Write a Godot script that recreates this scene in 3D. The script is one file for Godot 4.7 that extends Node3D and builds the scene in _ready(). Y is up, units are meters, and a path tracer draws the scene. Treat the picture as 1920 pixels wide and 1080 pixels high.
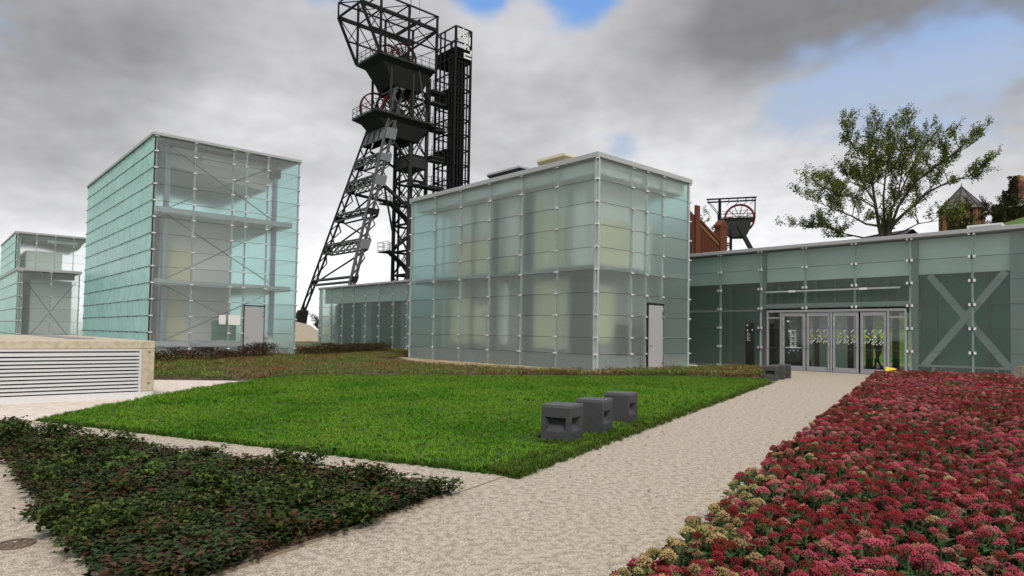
extends Node3D

# ---------------------------------------------------------------- mesh builder
class MB:
	var v := PackedVector3Array()
	var n := PackedVector3Array()
	var c := PackedColorArray()
	var col := Color(1, 1, 1)
	func tri(a: Vector3, b: Vector3, d: Vector3) -> void:
		var m := (b - a).cross(d - a)
		if m.length_squared() < 1e-16:
			return
		m = m.normalized()
		v.append(a); v.append(d); v.append(b)
		n.append(m); n.append(m); n.append(m)
		c.append(col); c.append(col); c.append(col)
	func quad(a: Vector3, b: Vector3, d: Vector3, e: Vector3) -> void:
		tri(a, b, d); tri(a, d, e)
	func tri_n(a: Vector3, b: Vector3, d: Vector3, na: Vector3, nb: Vector3, nd: Vector3) -> void:
		v.append(a); v.append(d); v.append(b)
		n.append(na); n.append(nd); n.append(nb)
		c.append(col); c.append(col); c.append(col)
	func poly(p: Array) -> void:      # convex, counter-clockwise from outside
		for i in range(1, p.size() - 1):
			tri(p[0], p[i], p[i + 1])
	func hexa(p: Array) -> void:      # 8 corners: bottom 0-3 ccw from above, top 4-7
		quad(p[3], p[2], p[1], p[0]); quad(p[4], p[5], p[6], p[7])
		for i in 4:
			var j := (i + 1) % 4
			quad(p[i], p[j], p[4 + j], p[4 + i])
	func obox(o: Vector3, x: Vector3, y: Vector3, z: Vector3) -> void:   # half vectors, right handed
		hexa([o - x - y + z, o + x - y + z, o + x - y - z, o - x - y - z, o - x + y + z, o + x + y + z, o + x + y - z, o - x + y - z])
	func box(lo: Vector3, hi: Vector3) -> void:
		var h := (hi - lo) / 2.0
		obox((lo + hi) / 2.0, Vector3(h.x, 0, 0), Vector3(0, h.y, 0), Vector3(0, 0, h.z))
	func bar(p: Vector3, q: Vector3, w: float, h := -1.0, up := Vector3.UP) -> void:
		if h < 0.0:
			h = w
		var d := q - p
		if d.length() < 1e-4:
			return
		var dn := d.normalized()
		if absf(dn.dot(up)) > 0.98:
			up = Vector3.FORWARD if absf(dn.dot(Vector3.FORWARD)) < 0.9 else Vector3.RIGHT
		var s := dn.cross(up).normalized()
		var u := s.cross(dn).normalized()
		obox((p + q) / 2.0, s * w / 2.0, u * h / 2.0, -d / 2.0)
	func cbox(lo: Vector3, hi: Vector3, b: float) -> void:   # box with chamfered edges
		var o := (lo + hi) / 2.0
		var h := (hi - lo) / 2.0
		var g := h - Vector3(b, b, b)
		var P := func(ax: int, sx: float, sy: float, sz: float) -> Vector3:
			var r := Vector3(g.x * sx, g.y * sy, g.z * sz)
			r[ax] = h[ax] * [sx, sy, sz][ax]
			return o + r
		for ax in 3:
			var a1 := (ax + 1) % 3
			var a2 := (ax + 2) % 3
			for s in [1.0, -1.0]:
				var q := []
				for t in [[-1.0, -1.0], [1.0, -1.0], [1.0, 1.0], [-1.0, 1.0]]:
					var k := [0.0, 0.0, 0.0]
					k[ax] = s; k[a1] = t[0]; k[a2] = t[1]
					q.append(P.call(ax, k[0], k[1], k[2]))
				if s < 0.0:
					q.reverse()
				poly(q)
			for s1 in [1.0, -1.0]:        # edges along ax
				for s2 in [1.0, -1.0]:
					var q := []
					for t in [[a1, -1.0], [a2, -1.0], [a2, 1.0], [a1, 1.0]]:
						var k := [0.0, 0.0, 0.0]
						k[a1] = s1; k[a2] = s2; k[ax] = t[1]
						q.append(P.call(t[0], k[0], k[1], k[2]))
					var m: Vector3 = (q[1] - q[0]).cross(q[2] - q[0])
					if m.dot((q[0] + q[2]) / 2.0 - o) < 0.0:
						q.reverse()
					poly(q)
		for sx in [1.0, -1.0]:
			for sy in [1.0, -1.0]:
				for sz in [1.0, -1.0]:
					var q := [P.call(0, sx, sy, sz), P.call(1, sx, sy, sz), P.call(2, sx, sy, sz)]
					if sx * sy * sz < 0.0:
						q.reverse()
					poly(q)
	func tube(p: Vector3, q: Vector3, r0: float, r1: float, seg := 8, caps := true) -> void:
		var d := (q - p).normalized()
		var s := d.cross(Vector3.UP if absf(d.y) < 0.9 else Vector3.RIGHT).normalized()
		var u := s.cross(d)
		for i in seg:
			var a := TAU * i / seg
			var b := TAU * (i + 1) / seg
			var na := s * cos(a) + u * sin(a)
			var nb := s * cos(b) + u * sin(b)
			tri_n(p + na * r0, q + nb * r1, p + nb * r0, na, nb, nb)
			tri_n(p + na * r0, q + na * r1, q + nb * r1, na, na, nb)
			if caps:
				tri(q, q + nb * r1, q + na * r1)
				tri(p, p + na * r0, p + nb * r0)
	func ring(o: Vector3, ax: Vector3, r: float, w: float, t: float, seg := 28, a0 := 0.0, a1 := TAU) -> void:   # rectangular rim, w along ax, t radial
		var s := ax.cross(Vector3.UP if absf(ax.y) < 0.9 else Vector3.RIGHT).normalized()
		var u := ax.cross(s)
		for i in seg:
			var a := a0 + (a1 - a0) * i / seg
			var b := a0 + (a1 - a0) * (i + 1) / seg
			var da := s * cos(a) + u * sin(a)
			var db := s * cos(b) + u * sin(b)
			var q := []
			for e in [[da, r - t, -1], [da, r, -1], [da, r, 1], [da, r - t, 1], [db, r - t, -1], [db, r, -1], [db, r, 1], [db, r - t, 1]]:
				q.append(o + e[0] * e[1] + ax * (w / 2.0 * e[2]))
			quad(q[1], q[5], q[6], q[2]); quad(q[0], q[3], q[7], q[4])
			quad(q[2], q[6], q[7], q[3]); quad(q[0], q[4], q[5], q[1])
	func prism(p: Array, ex: Vector3) -> void:   # planar polygon p (ccw seen from +ex) extruded by ex
		var m := p.size()
		var t := PackedVector2Array()
		var nn: Vector3 = ex.normalized()
		var s: Vector3 = (p[1] - p[0]).normalized()
		var u := nn.cross(s)
		for k in p:
			t.append(Vector2((k - p[0]).dot(s), (k - p[0]).dot(u)))
		var idx := Geometry2D.triangulate_polygon(t)
		for i in range(0, idx.size(), 3):
			var a: Vector3 = p[idx[i]]
			var b: Vector3 = p[idx[i + 1]]
			var d: Vector3 = p[idx[i + 2]]
			if (b - a).cross(d - a).dot(nn) < 0.0:
				var sw := b
				b = d; d = sw
			tri(a + ex, b + ex, d + ex); tri(a, d, b)
		for i in m:
			var a: Vector3 = p[i]
			var b: Vector3 = p[(i + 1) % m]
			quad(a, b, b + ex, a + ex)
	func leaf(o: Vector3, dir: Vector3, nrm: Vector3, l: float, w: float) -> void:   # folded pointed leaf, 4 triangles
		var s := dir.cross(nrm).normalized()
		var m := o + dir * l * 0.45
		var t := o + dir * l - nrm * l * 0.15
		tri(o, m + s * w / 2.0 + nrm * w * 0.18, m); tri(m, m + s * w / 2.0 + nrm * w * 0.18, t)
		tri(o, m, m - s * w / 2.0 + nrm * w * 0.18); tri(m, t, m - s * w / 2.0 + nrm * w * 0.18)
	func mesh(m: Material = null) -> ArrayMesh:
		var am := ArrayMesh.new()
		if v.size() == 0:
			return am
		add(am, m)
		return am
	func add(am: ArrayMesh, m: Material) -> void:
		var a := []
		a.resize(Mesh.ARRAY_MAX)
		a[Mesh.ARRAY_VERTEX] = v; a[Mesh.ARRAY_NORMAL] = n; a[Mesh.ARRAY_COLOR] = c
		am.add_surface_from_arrays(Mesh.PRIMITIVE_TRIANGLES, a)
		if m:
			am.surface_set_material(am.get_surface_count() - 1, m)

# ---------------------------------------------------------------- scene helpers
var taken := {}
var M := {}
var rng := RandomNumberGenerator.new()

func numbered(parent: Node, called: String) -> String:
	var key := "%d/%s" % [parent.get_instance_id(), called]
	var k: int = taken.get(key, 0)
	taken[key] = k + 1
	return called if k == 0 else "%s_%03d" % [called, k]

func tag(o: Node, label: String, category: String, group := "", kind := "") -> Node:
	if label: o.set_meta("label", label)
	if category: o.set_meta("category", category)
	if group: o.set_meta("group", group)
	if kind: o.set_meta("kind", kind)
	return o

func thing(called: String, label: String, category: String, at := Vector3.ZERO, turn := 0.0, group := "") -> Node3D:
	var o := Node3D.new()
	o.name = numbered(self, called)
	add_child(o)
	o.position = at
	o.rotation.y = turn
	tag(o, label, category, group)
	return o

func put(called: String, mesh: Mesh, mat: Material, parent: Node = null, xf := Transform3D()) -> MeshInstance3D:
	if parent == null:
		parent = self
	var o := MeshInstance3D.new()
	o.mesh = mesh
	if mat:
		o.material_override = mat
	o.name = numbered(parent, called)
	parent.add_child(o)
	o.transform = xf
	return o

func obj(called: String, mb: MB, mat: Material, parent: Node = null) -> MeshInstance3D:
	return put(called, mb.mesh(mat), null, parent)

func stuff(o: Node) -> Node:
	o.set_meta("kind", "stuff")
	return o

func struct(called: String, mb: MB, mat: Material) -> MeshInstance3D:
	var o := obj(called, mb, mat)
	o.set_meta("kind", "structure")
	return o

func part_box(called: String, lo: Vector3, hi: Vector3, mat: Material, parent: Node, bevel := 0.0) -> MeshInstance3D:
	var b := MB.new()
	if bevel > 0.0:
		b.cbox(lo, hi, bevel)
	else:
		b.box(lo, hi)
	return obj(called, b, mat, parent)

func copy(o: Node3D, label := "") -> Node3D:
	var base: String = o.get_meta("base_name") if o.has_meta("base_name") else String(o.name)
	var c: Node3D = o.duplicate()
	c.name = numbered(self, base)
	add_child(c)
	if label:
		c.set_meta("label", label)
	return c

func multi(called: String, mesh: Mesh, xfs: Array, cols: Array, mat: Material = null, parent: Node = null) -> MultiMeshInstance3D:
	var mm := MultiMesh.new()
	mm.transform_format = MultiMesh.TRANSFORM_3D
	mm.use_colors = cols.size() > 0
	mm.mesh = mesh
	mm.instance_count = xfs.size()
	for i in xfs.size():
		mm.set_instance_transform(i, xfs[i])
		if cols.size():
			mm.set_instance_color(i, cols[i])
	var o := MultiMeshInstance3D.new()
	o.multimesh = mm
	if mat:
		o.material_override = mat
	if parent == null:
		parent = self
	o.name = numbered(parent, called)
	parent.add_child(o)
	o.set_meta("kind", "stuff")
	return o

func lin(r: float, g: float, b: float) -> Color:
	return Color(r, g, b).linear_to_srgb()

func mat(r: float, g: float, b: float, rough := 0.8, metal := 0.0, spec := 0.5) -> StandardMaterial3D:
	var m := StandardMaterial3D.new()
	m.albedo_color = lin(r, g, b)
	m.roughness = rough
	m.metallic = metal
	m.metallic_specular = spec
	return m

func noise(seed_: int, freq: float, type := FastNoiseLite.TYPE_SIMPLEX_SMOOTH, oct := 4) -> FastNoiseLite:
	var f := FastNoiseLite.new()
	f.seed = seed_
	f.noise_type = type
	f.frequency = freq
	f.fractal_type = FastNoiseLite.FRACTAL_FBM
	f.fractal_octaves = oct
	return f

func ntex(seed_: int, freq: float, cols: Array, offs: Array, type := FastNoiseLite.TYPE_SIMPLEX_SMOOTH, oct := 4, size := 512, bump := 0.0) -> NoiseTexture2D:
	var t := NoiseTexture2D.new()
	t.width = size
	t.height = size
	t.seamless = true
	t.noise = noise(seed_, freq, type, oct)
	if bump > 0.0:
		t.as_normal_map = true
		t.bump_strength = bump
	elif cols.size():
		var g := Gradient.new()
		var pc := PackedColorArray()
		for k in cols: pc.append(Color(k[0], k[1], k[2]).linear_to_srgb())
		g.offsets = PackedFloat32Array(offs)
		g.colors = pc
		t.color_ramp = g
	return t

func tmat(tex: Texture2D, scale: float, rough := 0.85, normal: Texture2D = null, nscale := 1.0) -> StandardMaterial3D:
	var m := StandardMaterial3D.new()
	m.albedo_texture = tex
	m.roughness = rough
	m.uv1_triplanar = true
	m.uv1_world_triplanar = true
	m.uv1_scale = Vector3(scale, scale, scale)
	if normal:
		m.normal_enabled = true
		m.normal_texture = normal
		m.normal_scale = nscale
	return m

func vmat(rough := 0.8, back := 0.0) -> StandardMaterial3D:
	var m := StandardMaterial3D.new()
	m.vertex_color_use_as_albedo = true
	m.roughness = rough
	m.metallic_specular = 0.22
	if back > 0.0:
		m.backlight_enabled = true
		m.backlight = Color(back, back, back)
	return m

func pane_mat(r: float, g: float, b: float, alpha: float, rough := 0.2) -> StandardMaterial3D:
	var m := mat(r, g, b, rough)
	m.transparency = BaseMaterial3D.TRANSPARENCY_ALPHA
	m.albedo_color.a = alpha
	return m

func frost_mat(r: float, g: float, b: float, alpha: float, rough := 0.35) -> StandardMaterial3D:
	var m := mat(r, g, b, rough)
	m.refraction_enabled = true
	m.refraction_scale = 0.02
	m.albedo_color.a = alpha
	return m

func in_poly(p: Vector2, poly: PackedVector2Array) -> bool:
	return Geometry2D.is_point_in_polygon(p, poly)

func flat(poly: Array, y: float, thick := 0.0) -> MB:   # horizontal sheet (with skirts of that thickness)
	var b := MB.new()
	var t := PackedVector2Array()
	for k in poly: t.append(k)
	if Geometry2D.is_polygon_clockwise(t):
		t.reverse()
	# in x,z: "counter-clockwise" in 2D with z down the page, so flip when lifting
	var idx := Geometry2D.triangulate_polygon(t)
	for i in range(0, idx.size(), 3):
		var q := []
		for j in 3: q.append(Vector3(t[idx[i + j]].x, y, t[idx[i + j]].y))
		if (q[1] - q[0]).cross(q[2] - q[0]).y < 0.0:
			q.reverse()
		b.tri(q[0], q[1], q[2])
	if thick > 0.0:
		for i in t.size():
			var a := Vector3(t[i].x, y, t[i].y)
			var d := Vector3(t[(i + 1) % t.size()].x, y, t[(i + 1) % t.size()].y)
			b.quad(d, a, a - Vector3(0, thick, 0), d - Vector3(0, thick, 0))
	return b

func flipped(b: MB) -> MB:   # the same faces seen from the other side
	var r := MB.new()
	for i in range(0, b.v.size(), 3): r.tri(b.v[i], b.v[i + 1], b.v[i + 2])
	return r

# ---------------------------------------------------------------- sky
func make_sky() -> PanoramaSkyMaterial:
	var w := 2048
	var h := 1024
	var na := noise(5, 0.55, FastNoiseLite.TYPE_SIMPLEX_SMOOTH, 6)
	var nb := noise(11, 1.6, FastNoiseLite.TYPE_SIMPLEX_SMOOTH, 5)
	var nf := noise(29, 1.9, FastNoiseLite.TYPE_SIMPLEX, 5)
	var nd := noise(23, 0.9, FastNoiseLite.TYPE_SIMPLEX_SMOOTH, 5)
	var im := Image.create(w, h, false, Image.FORMAT_RGBF)
	# openings in the cloud deck and heavier cloud masses (directions, angular size, strength)
	var gaps := [[Vector3(-0.59, 0.47, -0.66), 0.065, 1.0], [Vector3(-0.69, 0.475, -0.55), 0.055, 0.9], [Vector3(-0.80, 0.46, -0.39), 0.07, 0.8], [Vector3(-0.60, 0.57, -0.56), 0.11, 1.0], [Vector3(-0.345, 0.345, -0.86), 0.09, 0.47], [Vector3(-0.25, 0.31, -0.915), 0.10, 0.5], [Vector3(-0.19, 0.345, -0.92), 0.06, 0.35], [Vector3(-0.42, 0.31, -0.85), 0.05, 0.35], [Vector3(-0.60, 0.275, -0.745), 0.035, 0.5],
		[Vector3(-0.95, 0.35, -0.03), 0.06, 0.5], [Vector3(0.1, 0.5, -0.86), 0.22, 0.8], [Vector3(0.6, 0.6, 0.5), 0.25, 0.9], [Vector3(-0.3, 0.5, 0.8), 0.2, 0.9], [Vector3(0.8, 0.35, -0.4), 0.2, 0.8], [Vector3(-0.65, 0.75, 0.2), 0.2, 0.8]]
	var darks := [[Vector3(-0.955, 0.24, -0.06), 0.24, 0.75], [Vector3(-0.93, 0.36, -0.12), 0.2, 0.6], [Vector3(-0.46, 0.415, -0.79), 0.17, 0.75], [Vector3(-0.34, 0.43, -0.84), 0.15, 0.7], [Vector3(-0.97, 0.12, 0.2), 0.3, 0.5], [Vector3(-0.12, 0.34, -0.93), 0.16, 0.6], [Vector3(-0.2, 0.42, -0.88), 0.16, 0.8], [Vector3(0.3, 0.45, 0.8), 0.4, 0.7], [Vector3(0.9, 0.4, 0.2), 0.4, 0.6]]
	for g in gaps: g[0] = g[0].normalized()
	for g in darks: g[0] = g[0].normalized()
	for j in h:
		var th := PI * (j + 0.5) / h
		var y := cos(th)
		var sy := sin(th)
		for i in w:
			if y < -0.02:
				im.set_pixel(i, j, Color(0.28, 0.28, 0.26))
				continue
			var ph := TAU * (i + 0.5) / w
			var d := Vector3(sin(ph) * sy, y, -cos(ph) * sy)
			var k := 1.0 / (maxf(y, 0.0) + 0.22)
			var p := Vector3(d.x * k, d.z * k, 0.3)
			var warp := nb.get_noise_3d(p.x * 0.7 + 9.0, p.y * 0.7, 0.0) * 0.35
			var cov := na.get_noise_3d(p.x + warp, p.y - warp, 0.0) * 0.45 + 0.72
			var dk := nd.get_noise_3d(p.x * 0.8 - warp, p.y * 0.8, 4.0) * 0.55
			for g in gaps:
				var a: float = d.angle_to(g[0]) / g[1]
				if a < 2.6: cov -= g[2] * 0.85 * exp(-a * a)
			for g in darks:
				var a2: float = d.angle_to(g[0]) / g[1]
				if a2 < 2.6: dk += g[2] * 0.55 * exp(-a2 * a2)
			cov = smoothstep(0.06, 0.5, cov + nb.get_noise_3d(p.x * 1.5, p.y * 1.5, 7.0) * 0.22 + nf.get_noise_3d(p.x * 4.0, p.y * 4.0, 5.0) * 0.16)
			cov = maxf(cov, smoothstep(0.22, 0.05, y) * 0.9)
			var blue := Color(0.13, 0.26, 0.52).lerp(Color(0.29, 0.355, 0.465), smoothstep(0.46, 0.30, y))
			var shade := clampf(0.32 + dk, 0.0, 1.0) * smoothstep(0.02, 0.25, y)
			var cl := Color(0.63, 0.63, 0.645).lerp(Color(0.17, 0.17, 0.18), shade)
			var fine := 1.0 + nb.get_noise_3d(p.x * 2.6 + warp * 2.0, p.y * 2.6, 2.0) * 0.11 + nf.get_noise_3d(p.x * 6.0, p.y * 6.0, 1.0) * 0.08
			cl = cl * fine * (1.0 + 0.2 * smoothstep(0.33, 0.08, y))
			im.set_pixel(i, j, blue.lerp(cl, cov))
	var m := PanoramaSkyMaterial.new()
	m.panorama = ImageTexture.create_from_image(im)
	return m

func setup_world() -> void:
	var cam := Camera3D.new()
	cam.name = "camera"
	cam.keep_aspect = Camera3D.KEEP_HEIGHT
	cam.near = 0.05
	cam.far = 2500.0
	var half := 540.0 / 1236.37
	cam.set_frustum(2.0 * half * cam.near, Vector2(0.0, 41.77 / 1236.37 * cam.near), cam.near, cam.far)
	add_child(cam)
	cam.position = Vector3(0, 1.572, 0)
	cam.basis = Basis(Vector3.UP, 0.83714851) * Basis(Vector3.RIGHT, 0.03576427) * Basis(Vector3.BACK, 0.01644682)
	cam.current = true
	var we := WorldEnvironment.new()
	we.name = "world_environment"
	var e := Environment.new()
	e.background_mode = Environment.BG_SKY
	e.sky = Sky.new()
	e.sky.sky_material = make_sky()
	e.tonemap_mode = Environment.TONE_MAPPER_LINEAR
	e.tonemap_exposure = 1.5
	e.sdfgi_enabled = true
	e.ssao_enabled = true
	e.ssil_enabled = true
	we.environment = e
	add_child(we)
	var sun := DirectionalLight3D.new()
	sun.name = "sun"
	sun.light_color = Color(1.0, 0.96, 0.9)
	sun.light_energy = 0.5
	sun.light_angular_distance = 10.0
	sun.shadow_enabled = true
	add_child(sun)
	sun.look_at_from_position(Vector3(0, 0, 0), -Vector3(0.65, 0.75, 0.28), Vector3.UP)

# ---------------------------------------------------------------- materials
func make_materials() -> void:
	M.clip = mat(0.8, 0.81, 0.82, 0.4, 0.0)
	M.steel_light = mat(0.42, 0.46, 0.47, 0.45, 0.0)
	M.steel_mid = mat(0.26, 0.27, 0.28, 0.5)
	M.steel_blue = mat(0.25, 0.31, 0.36, 0.5)
	M.steel_dark = mat(0.07, 0.075, 0.08, 0.6)
	M.cap = mat(0.42, 0.43, 0.44, 0.5)
	M.roof = mat(0.3, 0.3, 0.3, 0.9)
	M.door = mat(0.42, 0.42, 0.44, 0.45)
	M.frame_dark = mat(0.02, 0.02, 0.022, 0.5)
	M.grey_mid = mat(0.22, 0.23, 0.24, 0.9)
	M.grey_light = mat(0.62, 0.63, 0.62, 0.9)
	M.grey_dark = mat(0.11, 0.11, 0.115, 0.9)
	M.grey_black = mat(0.02, 0.02, 0.02, 0.9)
	M.grey_blue = mat(0.16, 0.2, 0.24, 0.8)
	M.joint = mat(0.10, 0.12, 0.12, 0.6)
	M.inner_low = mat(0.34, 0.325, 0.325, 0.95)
	M.inner_b = mat(0.66, 0.65, 0.65, 0.95)
	M.inner_b2 = mat(0.6, 0.6, 0.6, 0.9)
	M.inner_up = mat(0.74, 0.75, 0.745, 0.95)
	M.concrete_pale = mat(0.66, 0.58, 0.5, 0.9)
	M.inner_green = mat(0.018, 0.07, 0.054, 0.9)
	M.inner_green2 = mat(0.05, 0.14, 0.115, 0.9)
	M.fascia = mat(0.64, 0.66, 0.66, 0.8)
	M.yellow = mat(0.66, 0.62, 0.42, 0.95)
	M.white = mat(0.8, 0.8, 0.79, 0.7)
	M.lime = mat(0.45, 0.6, 0.05, 0.7)
	M.cream = mat(0.7, 0.64, 0.5, 0.8)
	M.cream_dark = mat(0.4, 0.33, 0.2, 0.8)
	M.green_board = mat(0.02, 0.16, 0.1, 0.6)
	M.alu = mat(0.33, 0.33, 0.36, 0.4)
	M.threshold = mat(0.35, 0.33, 0.3, 0.8)
	M.vest_green = mat(0.5, 0.68, 0.52, 0.8)
	M.clear = pane_mat(0.03, 0.05, 0.04, 0.12, 0.0)
	var grime := ntex(51, 0.012, [[0.72, 0.74, 0.74], [1, 1, 1]], [0.25, 0.6])
	M.panes_a = []
	M.panes_b = []
	M.panes_back = []
	M.panes_green = []
	M.panes_hall = []
	for k in 5:
		var s := 1.0 + (k - 2) * 0.018
		M.panes_a.append(frost_mat(0.87 * s, 0.955 * s, 0.94 * s, 0.08, 0.36))
		M.panes_b.append(frost_mat(0.91 * s, 0.965 * s, 0.96 * s, 0.09, 0.24))
		M.panes_back.append(frost_mat(0.62 * s, 0.96 * s, 0.93 * s, 0.03, 0.3))
		var g := frost_mat(0.64 * s, 0.94 * s, 0.90 * s, 0.62, 0.35)
		g.albedo_texture = ntex(52 + k % 2, 0.03, [[0.48, 0.68, 0.64], [0.86, 0.94, 0.93], [1.0, 1.0, 1.0]], [0.2, 0.5, 0.8])
		g.uv1_triplanar = true
		g.uv1_world_triplanar = true
		g.uv1_scale = Vector3(0.35, 0.05, 0.35)
		M.panes_green.append(g)
		M.panes_hall.append(frost_mat(0.81 * s, 0.93 * s, 0.895 * s, 0.045, 0.15))
	var nb := ntex(55, 0.03, [], [], FastNoiseLite.TYPE_SIMPLEX_SMOOTH, 3, 512, 3.0)
	for m in M.panes_a + M.panes_b + M.panes_hall:
		m.normal_enabled = true
		m.normal_texture = nb
		m.normal_scale = 0.35
		m.uv1_triplanar = true
		m.uv1_world_triplanar = true
		m.uv1_scale = Vector3(0.8, 0.8, 0.8)
	M.bark = tmat(ntex(56, 0.05, [[0.03, 0.025, 0.018], [0.07, 0.06, 0.042], [0.17, 0.145, 0.095]], [0.3, 0.55, 0.8]), 0.8, 0.95)
	M.iron_dark = mat(0.012, 0.012, 0.013, 0.7, 0.0, 0.3)
	M.iron_black = mat(0.005, 0.005, 0.006, 0.9, 0.0, 0.2)
	M.iron_mid = mat(0.034, 0.035, 0.037, 0.7, 0.0, 0.3)
	M.iron_grey = mat(0.075, 0.077, 0.08, 0.6)
	M.iron_plate = mat(0.14, 0.145, 0.16, 0.6)
	M.wheel_bright = mat(0.19, 0.018, 0.035, 0.7, 0.0, 0.3)
	M.wheel_red = mat(0.085, 0.008, 0.01, 0.7, 0.0, 0.3)
	M.concrete = tmat(ntex(57, 0.025, [[0.46, 0.39, 0.28], [0.54, 0.47, 0.355], [0.6, 0.53, 0.42]], [0.15, 0.5, 0.85]), 0.5, 0.9, ntex(58, 0.1, [], [], FastNoiseLite.TYPE_SIMPLEX, 3, 512, 2.0), 0.4)
	M.concrete_stain = mat(0.26, 0.21, 0.15, 0.9)
	M.zinc = mat(0.66, 0.67, 0.69, 0.5)
	M.bollard = tmat(ntex(59, 0.02, [[0.05, 0.051, 0.056], [0.058, 0.059, 0.064]], [0.3, 0.7]), 0.8, 0.55)
	M.bollard_top = mat(0.1, 0.102, 0.11, 0.45)
	M.gloss_black = mat(0.008, 0.008, 0.01, 0.25)
	M.sign_yellow = mat(0.75, 0.62, 0.0, 0.5)
	M.rust = mat(0.17, 0.125, 0.09, 0.9)
	M.brick = tmat(ntex(63, 0.08, [[0.10, 0.026, 0.013], [0.185, 0.05, 0.024]], [0.3, 0.7]), 0.6, 0.9)
	M.brick_dark = tmat(ntex(64, 0.08, [[0.07, 0.02, 0.01], [0.13, 0.036, 0.016]], [0.3, 0.7]), 0.6, 0.9)
	M.brick_tan = tmat(ntex(65, 0.08, [[0.2, 0.09, 0.035], [0.36, 0.2, 0.09]], [0.3, 0.7]), 0.5, 0.9)
	M.slate = mat(0.11, 0.1, 0.095, 0.7)
	M.slate_dark = mat(0.045, 0.043, 0.042, 0.7)
	M.roof_pale = mat(0.36, 0.36, 0.38, 0.6)
	M.cloth_dark = mat(0.012, 0.012, 0.015, 0.9)
	M.skin = mat(0.42, 0.25, 0.18, 0.6)
	M.hair = mat(0.02, 0.014, 0.01, 0.6)

# ---------------------------------------------------------------- glass pavilions
var pane_meshes := {}

func pane(parent: Node, o: Vector3, u: Vector3, nrm: Vector3, w: float, h: float, m: Material, tilt: float, t := 0.02) -> void:
	var key := "%d_%d_%d" % [roundi(w * 1000), roundi(h * 1000), roundi(t * 1000)]
	if not pane_meshes.has(key):
		var b := MB.new()
		b.box(Vector3(-w / 2, -h / 2, -t / 2), Vector3(w / 2, h / 2, t / 2))
		pane_meshes[key] = b.mesh()
	var bs := Basis(u, Vector3.UP, nrm)
	bs = bs * Basis(Vector3.RIGHT, -tilt) * Basis(Vector3.UP, rng.randf_range(-0.0015, 0.0015))
	put("glass_panel", pane_meshes[key], m, parent, Transform3D(bs, o))

# a hung skin of glass sheets: us are the post positions along u, ys the joint heights
func facade(parent: Node, o: Vector3, u: Vector3, nrm: Vector3, us: Array, ys: Array, mats: Array, skip = null, posts := true, tilt := 0.008, clip := 0.085, wide := 1, joint := 0.009, bright := true) -> void:
	var clips := MB.new()
	var rails := MB.new()
	var darks := MB.new()
	for i in us.size() - 1:
		for j in ys.size() - 1:
			if skip != null and skip.call(i, j):
				continue
			var w: float = us[i + 1] - us[i] - 0.012
			var h: float = ys[j + 1] - ys[j] - 0.014
			var q: Vector3 = o + u * (us[i] + us[i + 1]) / 2.0 + Vector3.UP * (ys[j] + ys[j + 1]) / 2.0
			pane(parent, q, u, nrm, w, h, mats[rng.randi() % mats.size()], tilt + rng.randf_range(-0.002, 0.002))
	for j in ys.size():
		if j > 0 and j < ys.size() - 1:
			rails.obox(o + u * (us[0] + us[-1]) / 2.0 + Vector3.UP * ys[j] + nrm * 0.004, u * (us[-1] - us[0]) / 2.0, Vector3.UP * joint, nrm * 0.016)
		for i in us.size():
			if skip != null and skip.call(mini(i, us.size() - 2), mini(j, ys.size() - 2)) and skip.call(maxi(i - 1, 0), maxi(j - 1, 0)):
				continue
			if i % wide == 0 or i == us.size() - 1:
				var q: Vector3 = o + u * us[i] + Vector3.UP * ys[j]
				for e in ([] if not bright else [-1, 1] if posts else [0]):
					clips.obox(q + u * (0.045 * e) + nrm * 0.03, u * clip * 0.6, Vector3.UP * clip * 0.42, nrm * 0.022)
				darks.obox(q - Vector3.UP * 0.035 + nrm * 0.014, u * clip * 0.8, Vector3.UP * clip * 0.3, nrm * 0.012)
	stuff(obj("panel_clip", clips, M.clip, parent))
	stuff(obj("joint_strip", rails, M.joint, parent))
	stuff(obj("clip_bracket", darks, M.frame_dark, parent))
	if posts:
		for i in us.size():
			var b := MB.new()
			var q: Vector3 = o + u * us[i] - nrm * 0.085
			b.obox(q + Vector3.UP * (ys[0] + ys[-1]) / 2.0, u * 0.035, Vector3.UP * (ys[-1] - ys[0]) / 2.0, nrm * 0.06)
			obj("mullion", b, M.steel_light, parent)

func span(a: float, step: float, k: int) -> Array:
	var r := []
	for i in k + 1: r.append(a + step * i)
	return r

func roof_cap(parent: Node, lo: Vector3, hi: Vector3, over := 0.08) -> void:   # lo.y = underside, hi.y = top
	var a := lo - Vector3(over, 0, over)
	var d := hi + Vector3(over, 0, over)
	var w := 0.45
	part_box("roof_cap", Vector3(a.x, a.y, d.z - w), Vector3(d.x, d.y, d.z), M.cap, parent, 0.012)
	part_box("roof_cap", Vector3(d.x - w, a.y, a.z), Vector3(d.x, d.y, d.z - w - 0.004), M.cap, parent, 0.012)
	part_box("roof_cap", Vector3(a.x, a.y, a.z), Vector3(d.x - w - 0.004, d.y, a.z + w), M.cap, parent, 0.012)
	part_box("roof_cap", Vector3(a.x, a.y, a.z + w + 0.004), Vector3(a.x + w, d.y, d.z - w - 0.004), M.cap, parent, 0.012)
	part_box("roof_slab", Vector3(a.x + w + 0.004, a.y + 0.03, a.z + w + 0.004), Vector3(d.x - w - 0.004, d.y - 0.06, d.z - w - 0.004), M.roof, parent)

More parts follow.
